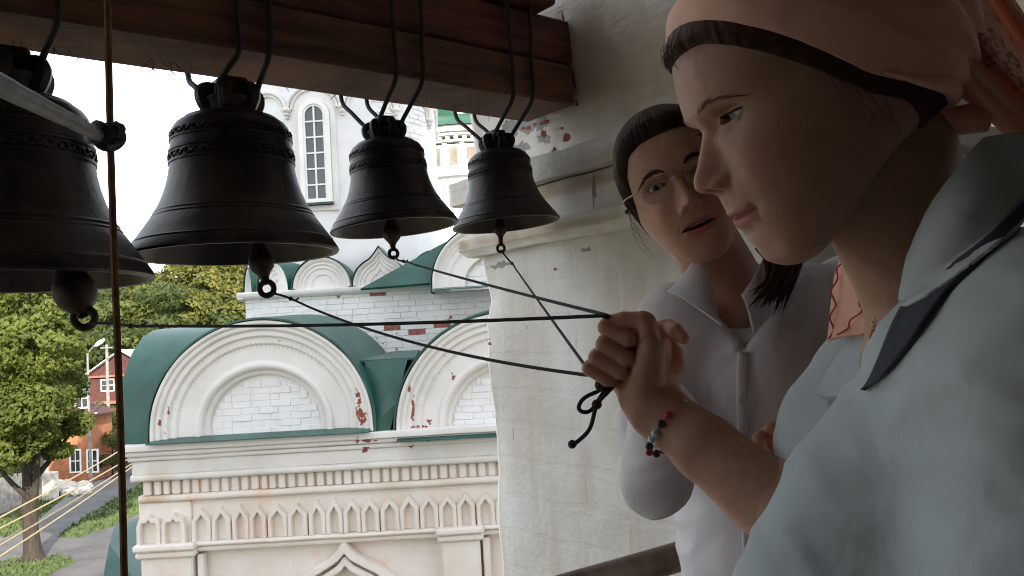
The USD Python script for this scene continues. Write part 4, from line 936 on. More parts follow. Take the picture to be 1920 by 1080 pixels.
h1 = house("timber_house", "two storey dark red timber house with white windows and pale roof", x0, x1, HY, z1, p(215, 680)[2] + 1.0, 9, "house_dark_red", "roof_pale", "fence_red")
for px in (182, 246, 285): window(h1, p(px, 0)[0], p(px, 733)[2], 1.0, p(px, 714)[2] - p(px, 733)[2], HY - .01)
window(h1, p(213, 0)[0], p(213, 747)[2], .9, p(213, 717)[2] - p(213, 747)[2], HY - .01, True, (2, 3))
obj("door_panel", box(p(213, 0)[0] - .42, p(213, 0)[0] + .42, HY - .06, HY - .03, p(213, 747)[2], p(213, 739)[2]), "pale_blue", h1)
obj("storey_board", box(x0 - .2, x1 + .2, HY - .5, HY - .01, p(230, 753)[2] - .12, p(230, 750)[2]), "fence_red", h1)
obj("porch_roof", trimesh.convex.convex_hull(np.array([[a, HY - d, z_ + e] for a in (p(225, 0)[0], x1) for d, z_ in ((.5, p(240, 754)[2]), (2.2, p(240, 762)[2])) for e in (0, .12)])), "stone_pale", h1)
BY = 60.0; p = lambda px, py, y=BY: on_y(px, py, y)
x0, x1, z1 = p(86, 800)[0], p(172, 800)[0], p(130, 778)[2]
h2 = house("brick_house", "orange brick house with white window surrounds, half hidden by the street tree", x0, x1, BY, z1, p(130, 762)[2], 3.0, "house_orange", "house_dark_red", "white_paint")
for px, w in ((120, .62), (151, .62)): window(h2, p(px, 0)[0], p(px, 885)[2], w, p(px, 846)[2] - p(px, 885)[2], BY - .01, panes=(2, 2))
window(h2, p(134, 0)[0], z1 + .5, .8, 1.2, BY + .01)
obj("corner_board", box(x0 - .1, x0 + .12, BY - .08, BY + .1, 0, z1), "white_paint", h2)
# red panel fence further along, its posts and panels
fp0, fp1 = np.array(gpt(196, 888)), np.array(gpt(268, 866)); fe = thing("panel_fence", "reddish brown panel fence with posts at the far end of the pavement", "fence")
for k in range(6):
    a, c = fp0 + (fp1 - fp0) * k / 6, fp0 + (fp1 - fp0) * (k + 1) / 6; d = (c - a) / np.linalg.norm(c - a); nrm = np.array([-d[1], d[0]])
    q = np.array([[*(a + d * .15), .15], [*(c - d * .15), .15], [*(c - d * .15), 2.0], [*(a + d * .15), 2.0]]); obj("fence_panel", trimesh.convex.convex_hull(np.vstack([q, q + [*(nrm * .06), 0]])), "house_dark_red", fe)
    b_ = box(-.14, .14, -.14, .14, 0, 2.25); b_.apply_translation([*a, 0]); obj("fence_post", b_, "fence_red", fe)
# grey board fence behind the street tree
fe = thing("board_fence", "weathered grey board fence in the shade behind the street tree", "fence")
fa, fb = np.array(gpt(-60, 985)), np.array(gpt(84, 935)); nb = 34
for k in range(nb):
    a = fa + (fb - fa) * k / nb; b_ = cbox(-.13, .13, -.02, .02, 0, 1.9 + .1 * math.sin(k * 2.3), .01); ang = math.atan2(*(fb - fa)[::-1]); b_.apply_transform(trimesh.transformations.rotation_matrix(ang, [0, 0, 1])); b_.apply_translation([*a, .02]); obj("board", b_, "fence_grey", fe)
q = gpt(95, 938); obj("gate_pillar", cbox(q[0] - .35, q[0] + .35, q[1] - .35, q[1] + .35, 0, 1.7, .05), "stone_pale", label="white masonry gate pillar beside the orange house", cat="pillar")
rs = np.random.default_rng(9)
stones = []
for k in range(46):
    q = gpt(rs.uniform(105, 162), rs.uniform(908, 930)); s = rs.uniform(.18, .5); i_ = trimesh.creation.icosphere(1, s); i_.vertices *= 1 + rs.normal(0, .14, (len(i_.vertices), 1)); i_.vertices *= [1, 1, .7]; i_.apply_translation([q[0], q[1], s * .4]); stones.append(i_)
obj("stone_heap", stones, "stone_pale", label="heap of pale stones beside the pavement before the orange house", cat="stones", kind="stuff")
# -- street lamps
def lamp(px, py_top, y, head, label, px_base=None, arm=1.6):
    t = thing("street_lamp", label, "street lamp"); top = on_y(px_base or px, py_top + 60, y); hd = on_y(*head, y)
    obj("pole", tube([(top[0], y, 0), (top[0], y, hd[2] - .6)], [.10, .07], 10), "fence_grey", t, smooth=40)
    obj("arm", tube(spline([(top[0], y, hd[2] - .7), (top[0] * .6 + hd[0] * .4, y, hd[2] - .35), (hd[0], y, hd[2] - .02)], 8), .035, 8), "fence_grey", t, smooth=40)
    e = trimesh.creation.icosphere(2, 1.0); e.vertices = e.vertices * [.42, .2, .15]; e.apply_transform(trimesh.transformations.rotation_matrix(-.6 if arm > 0 else -.1, [0, 1, 0])); e.apply_translation(hd + [.15, 0, 0]); obj("lamp_head", e, "white_paint", t, smooth=True)
lamp(165, 640, 58, (183, 643), "tall street lamp with a raised white head, right of the street tree")
t = lamp(276, 640, 40, (262, 674), "street lamp with a white oval head beside the green church roof", px_base=292, arm=-1)
q = on_y(200, 650, 70); t = thing("utility_pole", "grey utility pole in front of the dark red house's roof", "pole"); obj("pole", tube([(q[0], 70, 0), (q[0], 70, on_y(200, 646, 70)[2])], [.17, .11], 10), "fence_grey", t, smooth=40); obj("crossbar", box(q[0] - .5, q[0] + .5, 69.9, 70.0, on_y(200, 652, 70)[2] - .05, on_y(200, 652, 70)[2] + .05), "fence_grey", t)
# -- cables that cross the street view
grain("cable_pale", (0.36, 0.27, 0.13), (0.50, 0.40, 0.22), 20, 0.6)
for k, (l, r_, lb) in enumerate([((-40, 988), (262, 818), "topmost of the four pale cables crossing above the street"), ((-40, 1008), (275, 836), "second from the top of the four pale cables crossing above the street"), ((-40, 1042), (270, 850), "third from the top of the four pale cables crossing above the street"), ((-40, 1066), (282, 846), "lowest of the four pale cables crossing above the street")]):
    a, c = at(*l, 17), at(*r_, 36); c2 = a + (c - a) * 1.25; a2 = a - (c - a) * .1
    pts = [a2 + (c2 - a2) * t - np.array([0, 0, .5 * t * (1 - t) * 4 * .25]) for t in np.linspace(0, 1, 24)]
    obj("cable", tube(pts, .021, 6), "cable_pale", label=lb, cat="cable", group="pale cables above the street", smooth=40)
# ================================================================== people: tools
def P3(px, py, Z): return at(px, py, Z)
class Field:
    """A soft solid: shapes joined smoothly, meshed by surface nets."""
    def __init__(s, lo, hi, h):
        s.lo, s.h = np.asarray(lo, float), h; s.n = np.ceil((np.asarray(hi, float) - s.lo) / h).astype(int) + 1
        g = [s.lo[k] + h * np.arange(s.n[k]) for k in range(3)]
        s.X = np.stack(np.meshgrid(*g, indexing="ij"), -1).astype(np.float32); s.d = np.full(s.n, 9.0, np.float32)
    @staticmethod
    def around(pts, pad, h):
        p = np.asarray(pts, float); return Field(p.min(0) - pad, p.max(0) + pad, h)
    def cap(s, a, b, ra, rb=None, flat=None):
        """A bone from a to b; flat = (direction, factor) squashes it along the direction."""
        rb = ra if rb is None else rb; a, b = np.asarray(a, np.float32), np.asarray(b, np.float32); ab = b - a
        q = s.X - a; t = np.clip((q @ ab) / max(float(ab @ ab), 1e-12), 0, 1); q = q - t[..., None] * ab
        if flat is not None:
            n = np.asarray(flat[0], np.float32); n = n / np.linalg.norm(n); q = q + (q @ n)[..., None] * n * (1 / flat[1] - 1)
        return np.sqrt((q * q).sum(-1)) - (ra + (rb - ra) * t)
    def ell(s, c, M, r):
        """An ellipsoid; the rows of M are its axes."""
        q = (s.X - np.asarray(c, np.float32)) @ np.asarray(M, np.float32).T / np.asarray(r, np.float32)
        l = np.sqrt((q * q).sum(-1)); return (l - 1) * np.float32(np.min(r)) * np.where(l > 1, 1.0, 1.0)
    def add(s, d, k=0.01):
        h = np.maximum(k - np.abs(s.d - d), 0) / k; s.d = np.minimum(s.d, d) - h * h * k * .25; return s
    def cut(s, d, k=0.005):
        h = np.maximum(k - np.abs(-s.d - d), 0) / k; s.d = np.maximum(s.d, -d) + h * h * k * .25; return s
    def mesh(s):
        d = s.d; ins = d < 0; n = np.array(d.shape); c = tuple(n - 1)
        cnt = np.zeros(c, np.float32); acc = np.zeros(c + (3,), np.float32)
        sl = lambda o: tuple(slice(o[k], o[k] + n[k] - 1) for k in range(3))
        corners = [(i, j, k) for i in (0, 1) for j in (0, 1) for k in (0, 1)]
        for a in corners:
            for ax in range(3):
                if a[ax]: continue
                b = list(a); b[ax] = 1; da, db = d[sl(a)], d[sl(b)]; x = (da < 0) != (db < 0)
                t = np.where(x, da / np.where(x, da - db, 1), 0); cnt += x
                for m in range(3): acc[..., m] += x * (a[m] + (t if m == ax else 0))
        act = cnt > 0; idx = np.full(c, -1, np.int64); idx[act] = np.arange(act.sum())
        v = s.lo + s.h * (np.argwhere(act) + acc[act] / cnt[act][:, None]); F = []
        for ax in range(3):
            u, w = (ax + 1) % 3, (ax + 2) % 3; a = [slice(1, -1)] * 3; b = [slice(1, -1)] * 3
            a[ax], b[ax] = slice(0, -1), slice(1, None); e = ins[tuple(a)] != ins[tuple(b)]; p = np.argwhere(e)
            off = np.ones(3, int); off[ax] = 0; p = p + off; sgn = ins[tuple(p.T)]
            eu, ew = np.eye(3, dtype=int)[u], np.eye(3, dtype=int)[w]
            q = np.stack([idx[tuple((p - eu - ew).T)], idx[tuple((p - ew).T)], idx[tuple(p.T)], idx[tuple((p - eu).T)]], 1)
            q[~sgn] = q[~sgn][:, ::-1]; F.append(q)
        q = np.vstack(F); return TM(v, np.vstack([q[:, [0, 1, 2]], q[:, [0, 2, 3]]]))
def smoothed(m, n=6):
    """Taubin smoothing that never moves a point far."""
    from scipy.sparse import coo_matrix
    v, f = np.array(m.vertices), np.asarray(m.faces); ed = np.unique(np.sort(np.vstack([f[:, [0, 1]], f[:, [1, 2]], f[:, [2, 0]]]), 1), axis=0); ed = np.vstack([ed, ed[:, ::-1]])
    W = coo_matrix((np.ones(len(ed)), (ed[:, 0], ed[:, 1])), shape=(len(v),) * 2).tocsr(); dg = np.maximum(np.asarray(W.sum(1)).ravel(), 1)[:, None]
    lim = np.median(np.linalg.norm(v[ed[:, 0]] - v[ed[:, 1]], axis=1)); v0 = v.copy()
    for k in range(2 * n): v = v + (.5 if k % 2 == 0 else -.53) * (W @ v / dg - v)
    return TM(v0 + np.clip(v - v0, -lim, lim), f)
def closed(F, name=""):
    """The field's mesh; where the surface touches itself, the field is softened a little until the mesh is closed."""
    from scipy.ndimage import gaussian_filter
    d0 = F.d.copy()
    for q in (0, .4, .6, .8, 1.0, 1.3):
        if q: F.d = gaussian_filter(d0, q)
        m = F.mesh()
        if not mani(m).is_empty(): return m
    print("still open", name); return m
def union(*ms):
    out = None
    for m in ms:
        q = manifold3d.Manifold(manifold3d.Mesh(np.asarray(m.vertices, np.float32), np.asarray(m.faces, np.uint32)))
        if q.is_empty(): print("not closed:", len(m.faces)); continue
        out = q if out is None else out + q
    return out
def of(man): g = man.to_mesh(); return TM(g.vert_properties[:, :3], g.tri_verts)
def mani(m): return manifold3d.Manifold(manifold3d.Mesh(np.asarray(m.vertices, np.float32), np.asarray(m.faces, np.uint32)))
def sheet(pts, thick, n=None):
    """A cloth sheet through a grid of points, with thickness."""
    from scipy.interpolate import RectBivariateSpline
    P = np.asarray(pts, float); n = n or (P.shape[0] * 6, P.shape[1] * 6); a, b = np.linspace(0, 1, P.shape[0]), np.linspace(0, 1, P.shape[1])
    Q = np.stack([RectBivariateSpline(a, b, P[..., k], kx=min(3, len(a) - 1), ky=min(3, len(b) - 1))(np.linspace(0, 1, n[0]), np.linspace(0, 1, n[1])) for k in range(3)], -1)
    return shell_of(Q, thick)
def shell_of(Q, thick):
    du, dv = np.gradient(Q, axis=0), np.gradient(Q, axis=1); N = np.cross(du, dv); N /= np.linalg.norm(N, axis=-1, keepdims=True) + 1e-12
    a, b = Q + N * thick / 2, Q - N * thick / 2; n, m = Q.shape[:2]; A = grid_mesh(a); B = grid_mesh(b); k = n * m
    f = [A.faces, B.faces[:, ::-1] + k]; I = np.arange(k).reshape(n, m)
    ring = np.concatenate([I[:-1, 0], I[-1, :-1], I[:0:-1, -1], I[0, :0:-1]]); nx = np.roll(ring, -1)
    f += [np.c_[ring, ring + k, nx + k], np.c_[ring, nx + k, nx]]
    return TM(np.vstack([a.reshape(-1, 3), b.reshape(-1, 3)]), np.vstack(f))

# -- a head, in millimetres: forward, left, up from the middle between the ears
from scipy.interpolate import PchipInterpolator
def curve(p): p = np.array(sorted(p)); return PchipInterpolator(p[:, 0], p[:, 1], extrapolate=True)
BASE = curve([(-62.5, 74), (-61, 82), (-57.7, 88.6), (-50, 95.7), (-39.5, 97.8), (-26, 101.5), (-20, 102.6), (-10, 104.6), (-1, 107), (6, 107), (20, 103), (35, 101), (53, 101.6), (62, 103.6), (68, 105.2), (84, 103.2), (105, 98.3), (115, 94), (128, 84), (140, 68), (150, 47), (155, 30), (157, 10)])
BACK = curve([(-62.5, 73.9), (-61, 66), (-55, 52), (-40, 26), (-22, 2), (-5, -40), (10, -75), (30, -90), (60, -96), (90, -91), (115, -76), (135, -54), (150, -22), (155, -5), (157, 9.9)])
MID = curve([(-62.5, 74), (-55, 71), (-40, 58), (-20, 38), (0, 18), (20, 10), (157, 10)])
WIDE = curve([(-62.5, .05), (-61, 14), (-57, 24), (-50, 33.5), (-40, 43), (-20, 56), (0, 65), (20, 70), (40, 73), (60, 75), (80, 76), (100, 74.5), (120, 67), (138, 53), (150, 33), (155, 18), (157, .05)])
NOSE = curve([(2, 0), (6.1, .5), (9, 4), (12.4, 12.4), (13.8, 16), (18.6, 20.6), (22.5, 20.4), (33, 14), (45.4, 5.2), (53, .5), (58, 0)])
NOSEW = curve([(2, 9), (9, 9.5), (13, 11), (18, 12), (24, 11), (33, 9), (45, 7), (53, 6.5), (60, 7)])
def gau(y, u, y0, u0, sy, su): return np.exp(-((np.abs(y) - y0) / sy) ** 2 - ((u - u0) / su) ** 2)
def head_fn(lid=(4.2, 3.6), mouth=0.6, smile=0.0, cheeks=3.0, eu0=54.5):
    """The face as a depth over (left, up); returns the depth and the colour marks (lips, cheeks, inner mouth)."""
    def S(y, u, f):
        s = f + 0.0
        s = s + 2.4 * gau(y, u, 22, eu0 + 10.5, 15, 5) - 9.0 * gau(y, u, 31, eu0 - .5, 15, 9.5) - 4.5 * gau(y, u, 13.5, eu0 + .5, 6, 8)
        s = s + cheeks * gau(y, u, 42, 22, 17, 15) + 1.6 * gau(y, u, 0, -42, 14, 11) - 1.2 * gau(y, u, 30, 2, 8, 16)
        nose = NOSE(np.clip(u, 2, 58)); t = np.abs(y) / NOSEW(np.clip(u, 2, 60)); s = s + nose * np.exp(-t ** 2.5)
        s = s + 7.0 * gau(y, u, 13.0, 13.8, 4.6, 5.2) - 1.3 * gau(y, u, 18.5, 15, 3, 6) - .9 * gau(y, u, 0, 0, 3.2, 5)
        um = -12.6 + smile * (y / 22) ** 2 - .5 * np.cos(y / 6.5) * (np.abs(y) < 14)
        lat = np.clip(1 - (y / 24.5) ** 2, 0, 1); bow = np.exp(-((np.abs(y) - 4.5) / 6) ** 2)
        up = np.clip(u - um, 0, None); dn = np.clip(um - u, 0, None); op = mouth * lat
        upper = np.exp(-((up - op - 3.0) / 3.4) ** 2) * (u > um); lower = np.exp(-((dn - op - 4.6) / 4.6) ** 2) * (u <= um)
        s = s + lat ** .6 * (3.0 * upper * (1 + .2 * bow) + 2.9 * lower) - 2.2 * gau(y, u, 25, -12 + smile, 4, 4) - 1.3 * gau(y, u, 0, -27, 13, 4)
        slit = np.clip(1 - np.abs(u - um) / (op + 1.0), 0, 1) * (np.abs(y) < 24); s = s - np.where(mouth > 2, 13, 3.4) * np.clip(slit * 2.2, 0, 1) * lat ** .5
        # eyelids over an eyeball, with the slit between them left open
        ey, eu = np.abs(y) - 31, u - eu0; r2 = ey ** 2 + eu ** 2
        ball = 77.5 + np.sqrt(np.clip(13.1 ** 2 - r2, 0, None)); s = np.where(r2 < 13.0 ** 2, np.maximum(s, ball), s)
        x = np.clip(1 - (ey / 13.8) ** 2, 0, 1); hi, lo = lid[0] * x ** .65 + .05 * ey + .4, -lid[1] * x ** .8 + .05 * ey
        gap = (eu < hi) & (eu > lo) & (np.abs(ey) < 13.3); s = np.where(gap, np.minimum(s, 80.0 + 0 * s), s)
        s = s - .9 * np.exp(-((eu - hi - 3.2) / 1.1) ** 2) * (np.abs(ey) < 13)
        lips = np.clip(lat, 0, 1) ** .3 * (np.clip(1.25 - np.abs(up - op - 2.6) / 3.6, 0, 1) * (u > um) + np.clip(1.3 - np.abs(dn - op - 3.8) / 4.6, 0, 1) * (u <= um)) * (np.abs(y) < 24.5)
        inner = ((np.abs(u - um) < op * .95) & (np.abs(y) < 22) & (mouth > 2)) * 1.0
        rosy = .8 * gau(y, u, 40, 18, 18, 15) + .5 * gau(y, u, 0, 18, 10, 8)
        return s, np.clip(lips, 0, 1), rosy, inner
    return S
def head_mesh(S, nu=300, nt=150):
    """Rings of points from chin to crown."""
    u = np.concatenate([np.linspace(-62.5, 70, int(nu * .72)), np.linspace(70.5, 157, nu - int(nu * .72))])
    g = np.linspace(0, 1, nt); th = np.pi * (.55 * g + .45 * g ** 2.2); th = np.concatenate([th, -th[-2:0:-1]])
    Um, T = np.meshgrid(u, th, indexing="ij"); c, w, p0, b = MID(Um), np.maximum(WIDE(Um), .02), BASE(Um), BACK(Um)
    cs, sn = np.cos(T), np.sin(T); e = 2 / 2.35; front = cs > 0
    y = w * np.sign(sn) * np.abs(sn) ** np.where(front, e, .95)
    f = c + np.where(front, (p0 - c) * np.abs(cs) ** e, -(c - b) * np.abs(cs) ** .95)
    s, lips, rosy, inner = S(y, Um, f); wt = np.clip(cs * 4, 0, 1); wt = wt * wt * (3 - 2 * wt)
    f2 = f + (s - f) * wt
    P = np.stack([f2, y, Um], -1); m = grid_mesh(P, closed_v=True)
    n0 = len(m.vertices); k = P.shape[1]; v = np.vstack([m.vertices, P[0].mean(0), P[-1].mean(0)]); j = np.arange(k); jn = (j + 1) % k
    F = np.vstack([m.faces, np.c_[np.full(k, n0), j, jn], np.c_[np.full(k, n0 + 1), (nu - 1) * k + jn, (nu - 1) * k + j]])
    out = TM(v, F)
    if out.volume < 0: out = TM(v, F[:, ::-1])
    return out, (u, th, P)
def tint_of(pts_mm, S):
    """Colour marks for points in head millimetres."""
    f, y, u = pts_mm.T; _, lips, rosy, inner = S(y, u, f); front = np.clip((f - 55) / 20, 0, 1)
    return np.c_[lips * front, rosy * front, inner * front]
def base_pt(th, u):
    """A point of the plain head (no features) at the turn th from the front and the height u."""
    c, w, p0, b = MID(u), np.maximum(WIDE(u), .02), BASE(u), BACK(u); cs, sn = np.cos(th), np.sin(th); e = 2 / 2.35; front = cs > 0
    return np.stack([c + np.where(front, (p0 - c) * np.abs(cs) ** e, -(c - b) * np.abs(cs) ** .95), w * np.sign(sn) * np.abs(sn) ** np.where(front, e, .95), u], -1)
def shell_cap(edge, thick, nth=220, nr=70, lines=0.0, seed=0, top=156.9, rim=2.0):
    """Hair or cloth lying on the head from the line edge(f, y) up to the crown, thick(t, f, y, u) millimetres proud; returns the mesh and its outer points [row, turn]."""
    g = np.linspace(0, 1, nth // 2 + 1); th = np.pi * (.6 * g + .4 * g ** 2); th = np.concatenate([th, -th[-2:0:-1]]); us = np.linspace(-60, top, 500); ue = []
    for t in th:
        p = base_pt(np.full(500, t), us); bad = np.nonzero(us < edge(p[:, 0], p[:, 1]))[0]; ue.append(us[min(bad[-1] + 1, 498)] if len(bad) else us[0])
    ue = np.array(ue); k = np.array([1, 2, 3, 2, 1]) / 9; ue = sum(np.roll(ue, s) * q for s, q in zip((-2, -1, 0, 1, 2), k))
    tt = np.linspace(0, 1, nr) ** 1.2; Um = ue[None] + (top - ue[None]) * tt[:, None]; Q = base_pt(np.broadcast_to(th, Um.shape), Um)
    du = np.gradient(Q, axis=0); dt = np.roll(Q, -1, 1) - np.roll(Q, 1, 1); N = np.cross(dt, du); N /= np.linalg.norm(N, axis=-1, keepdims=True) + 1e-9
    N *= np.sign((N * (Q - np.array([5.0, 0, 45.0]))).sum(-1, keepdims=True)); T = np.broadcast_to(tt[:, None], Um.shape)
    th_ = thick(T, Q[..., 0], Q[..., 1], Q[..., 2])
    if lines: th_ = th_ + lines * (meshkit.fbm(np.stack([th[None] * 26 + 0 * T, T * 2.2, 0 * T], -1), 3, seed) - .5) * 2 * np.clip(1 - T, .15, 1)
    A = Q + N * th_[..., None]; B = Q - N * 2.0; n, m = Q.shape[:2]; a, b = grid_mesh(A, closed_v=True), grid_mesh(B, closed_v=True); K = n * m
    j = np.arange(m); jn = (j + 1) % m; v = np.vstack([A.reshape(-1, 3), B.reshape(-1, 3), A[-1].mean(0), B[-1].mean(0)])
    F = np.vstack([a.faces, b.faces[:, ::-1] + K, np.c_[j, j + K, jn + K][:, ::-1], np.c_[j, jn + K, jn][:, ::-1], np.c_[np.full(m, 2 * K), (n - 1) * m + jn, (n - 1) * m + j], np.c_[np.full(m, 2 * K + 1), K + (n - 1) * m + j, K + (n - 1) * m + jn]])
    mm = TM(v, F); mm.fix_normals(); return mm, A, N
def eye_parts(eu0, person, iris, look, H, eyes=(1, -1)):
    for s in eyes:
        c = np.array([77.5, 31 * s, eu0]); d = np.array(look, float) * [1, s if False else 1, 1]; d /= np.linalg.norm(d)
        e = trimesh.creation.icosphere(3, 12.2); e.apply_translation(c); ey = obj("eye", H(e), "eye_white", person, smooth=True)
        for r, k, mt in ((12.35, .44, iris), (12.45, .20, "pupil")):
            g = np.linspace(0, 2 * np.pi, 25)[:-1]; a = np.linspace(0, k, 5); M = rot_to(d)[:3, :3]
            R_ = np.array([[(r * math.sin(q) * math.cos(x), r * math.sin(q) * math.sin(x), r * math.cos(q)) for x in g] for q in a]); m = grid_mesh(R_, closed_v=True); m.vertices = m.vertices @ M.T + c
            obj("iris" if mt == iris else "pupil", H(m), mt, ey, smooth=True)
def hairs(pts_list, r0): return [tube(p, np.linspace(r0, r0 * .35, len(p)), 4) for p in pts_list]
def brow_hairs(S, s, pts, n, seed, ln=9.0, wd=3.2):
    """An eyebrow as short hairs along a line of (left, up) points on the face."""
    r = np.random.default_rng(seed); c = spline(np.array(pts, float), 60); out = []
    for k in range(n):
        i = r.integers(2, 58); b = c[i] + r.normal(0, wd * .38 * abs(math.sin(math.pi * (i / 60) ** .7 * .9 + .25)), 2) * [.5, 1]; d = c[min(i + 2, 59)] - c[i - 2]; d = d / np.linalg.norm(d) + [0, .35 * (1 - i / 45)]
        q = np.array([b + d * ln * t for t in (0, .5, 1)]); y, u = q[:, 0] * s, q[:, 1]
        w = np.maximum(WIDE(u), 1); f = MID(u) + (BASE(u) - MID(u)) * np.clip(1 - np.abs(y / w) ** 2.35, 0, 1) ** (1 / 2.35)
        ss = S(y, u, f)[0]; out.append(np.c_[ss + [.25, .7, .55], y, u])
    return out
def hand_field(F, joints, pal, k=.0022):
    """Fingers: lists of (point, radius) chains; pal: palm bones."""
    for a, b, ra, rb in pal: F.add(F.cap(a, b, ra, rb), .006)
    for ch in joints:
        for (a, ra), (b, rb) in zip(ch[:-1], ch[1:]):
            F.add(F.cap(a, b, ra, rb), k)
    return F
def skin_look(name, base, lip, rosy):
    look(name, {"at": ("attribute", {"attribute": "tint"}), "sp": ("separate_color", {}), "g": ("geometry", {}), "n": ("noise_texture", {"scale": 48.0, "detail": 7.0, "roughness": .7}), "r": ("rgb_ramp", {"ramp": [(.3, tuple(c * q for c, q in zip(base, (.86, .78, .74)))), (.7, tuple(min(1, c * 1.08) for c in base))]}),
                "a": ("mix_color", {"b": rosy}), "ha": ("math", {"math_type": "multiply", "value2": .35}), "l": ("mix_color", {"b": lip}), "i": ("mix_color", {"b": (.10, .02, .02)}),
                "n2": ("noise_texture", {"scale": 650.0, "detail": 4.0}), "b": ("bump", {"strength": .25, "distance": .001}),
                "p": ("principled_bsdf", {"roughness": .60, "specular_ior_level": .25, "subsurface_weight": .12, "subsurface_radius": (1, .35, .2), "subsurface_scale": .006})},
         [("at.color", "sp.color"), ("g.position", "n.vector"), ("n.fac", "r.fac"), ("r.color", "a.a"), ("sp.g", "ha.value1"), ("ha.value", "a.fac"), ("a.result", "l.a"), ("sp.r", "l.fac"), ("l.result", "i.a"), ("sp.b", "i.fac"), ("i.result", "p.base_color"),
          ("g.position", "n2.vector"), ("n2.fac", "b.height"), ("b.normal", "p.normal")])
skin_look("skin", (.375, .218, .148), (.32, .10, .088), (.43, .175, .122))
skin_look("skin_rosy", (.52, .30, .215), (.46, .12, .11), (.60, .22, .17))
plain("eye_white", (.62, .60, .57), .25); plain("iris_grey", (.10, .13, .15), .15); plain("iris_brown", (.07, .035, .02), .15); plain("pupil", (.004, .004, .004), .1)
grain("hair_brown", (.026, .013, .008), (.075, .036, .020), 30, .65, .5, 160, stretch=(1, 1, .25), bdist=.002, spec=.15)
plain("brow_brown", (.075, .042, .028), .6)
plain("tooth", (.45, .41, .36), .3)
def cloth(name, c0, c1, weave=900.0, trans=0.0, tcol=None, crease=.35, cscale=16):
    n = {"g": ("geometry", {}), "n": ("noise_texture", {"scale": 5.0, "detail": 4.0}), "r": ("rgb_ramp", {"ramp": [(.3, c0), (.7, c1)]}), "w": ("noise_texture", {"scale": weave, "detail": 2.0}), "c": ("noise_texture", {"scale": cscale, "detail": 5.0, "roughness": .55, "distortion": .6}),
         "b": ("bump", {"strength": .12, "distance": .0008}), "b2": ("bump", {"strength": crease, "distance": .006}), "p": ("principled_bsdf", {"roughness": .85, "specular_ior_level": .15, "sheen_weight": .15})}
    l = [("g.position", "n.vector"), ("n.fac", "r.fac"), ("r.color", "p.base_color"), ("g.position", "w.vector"), ("w.fac", "b.height"), ("g.position", "c.vector"), ("c.fac", "b2.height"), ("b2.normal", "b.normal"), ("b.normal", "p.normal")]
    if trans:
        n["t"] = ("translucent_bsdf", {"color": tcol or c1}); n["x"] = ("mix_closure", {"fac": trans}); l += [("p.BSDF", "x.closure1"), ("t.BSDF", "x.closure2")]
    look(name, n, l, surface="x.closure" if trans else "p.BSDF")
cloth("scarf_coral", (.82, .52, .43), (.91, .59, .48), 1200, .42, (.95, .61, .47), .15)
cloth("scarf_plain", (.87, .485, .36), (.93, .56, .425), 1200, .12, (.85, .30, .18), .15)
cloth("blouse_grey", (.42, .465, .48), (.51, .55, .56), 1500, .10, (.5, .53, .53), .45, 16)
cloth("cardigan_white", (.75, .71, .73), (.83, .79, .81), 700, .10, (.7, .66, .66), .3, 14)
cloth("shirt_white", (.66, .64, .68), (.74, .72, .76), 1500, .1, (.7, .68, .7), .3)
cloth("navy_strap", (.010, .012, .020), (.022, .025, .038), 900)
cloth("dark_skirt", (.03, .03, .04), (.05, .05, .06), 900)
plain("scarf_thread", (.45, .06, .04), .7); plain("sequin", (.85, .55, .35), .25, .8); plain("gold_chain", (.55, .36, .14), .35, .9)
plain("scarf_flower", (.46, .18, .14), .8)
BK = -FW
IM = lambda x, y, z: RT * x + UP * y + BK * z                          # picture right, picture up, towards the viewer

# ================================================================== first girl: pink headscarf, seen from the side
G1 = thing("person", "girl in coral headscarf and grey blouse, in profile, gripping the bell cords", "person")
F1 = IM(-.908, -.42, .0); F1 /= np.linalg.norm(F1); L1 = IM(.0, 0, 1.0); U1 = np.cross(F1, L1)
YAW = math.radians(3); F1, L1 = F1 * math.cos(YAW) + L1 * math.sin(YAW), L1 * math.cos(YAW) - F1 * math.sin(YAW)
O1 = at(1610, 265, .62); R1 = np.stack([F1, L1, U1], 1)
def H1(m):
    m = m.copy(); m.vertices = np.asarray(m.vertices) * .001 @ R1.T + O1; return m
def h1(p): return np.asarray(p, float) * .001 @ R1.T + O1
def unh(v, R, O): return (np.asarray(v) - O) @ R * 1000
EU1 = 52.6
S1 = head_fn(lid=(1.9, 2.0), mouth=.8, smile=.1, cheeks=4.0, eu0=EU1)
hm1, grid1 = head_mesh(S1)
# neck, trunk, arms as one soft solid; the hand finer
neck0, neck1 = h1((-16, 0, -22)), at(1770, 650, .66)
shR, shL = at(1612, 740, .80), at(1890, 720, .54)                       # her far (right) and near (left) shoulder
elR, wrR = at(1478, 965, .745), at(1232, 768, .835)
chest, belly = at(1830, 900, .72), at(1830, 1220, .80)
B = Field.around([h1((20, 0, 0)), shR, shL, elR, belly, at(1700, 1200, .7)], .13, .008)
B.add(B.cap(neck0, neck1, .046, .044), .02).add(B.cap(h1((16, 0, -22)), at(1725, 560, .655), .034, .034), .02)
B.add(B.cap(shR + (shL - shR) * .1, shR + (shL - shR) * .9, .045), .04).add(B.cap(chest, belly, .10, .11), .05).add(B.cap(shR, elR, .040, .031), .03).add(B.cap(shL, at(1960, 1050, .56), .040, .034), .03)
B.add(B.cap(elR, elR * .80 + wrR * .20, .030, .024), .02)
body = closed(B)
def fq(px, py, dz, r): return (at(px, py, .85 + dz), r)
FD = Field.around([elR, at(1090, 580, .83), at(1300, 560, .88), at(1100, 740, .88)], .045, .0016)
fl = (FW, .80)
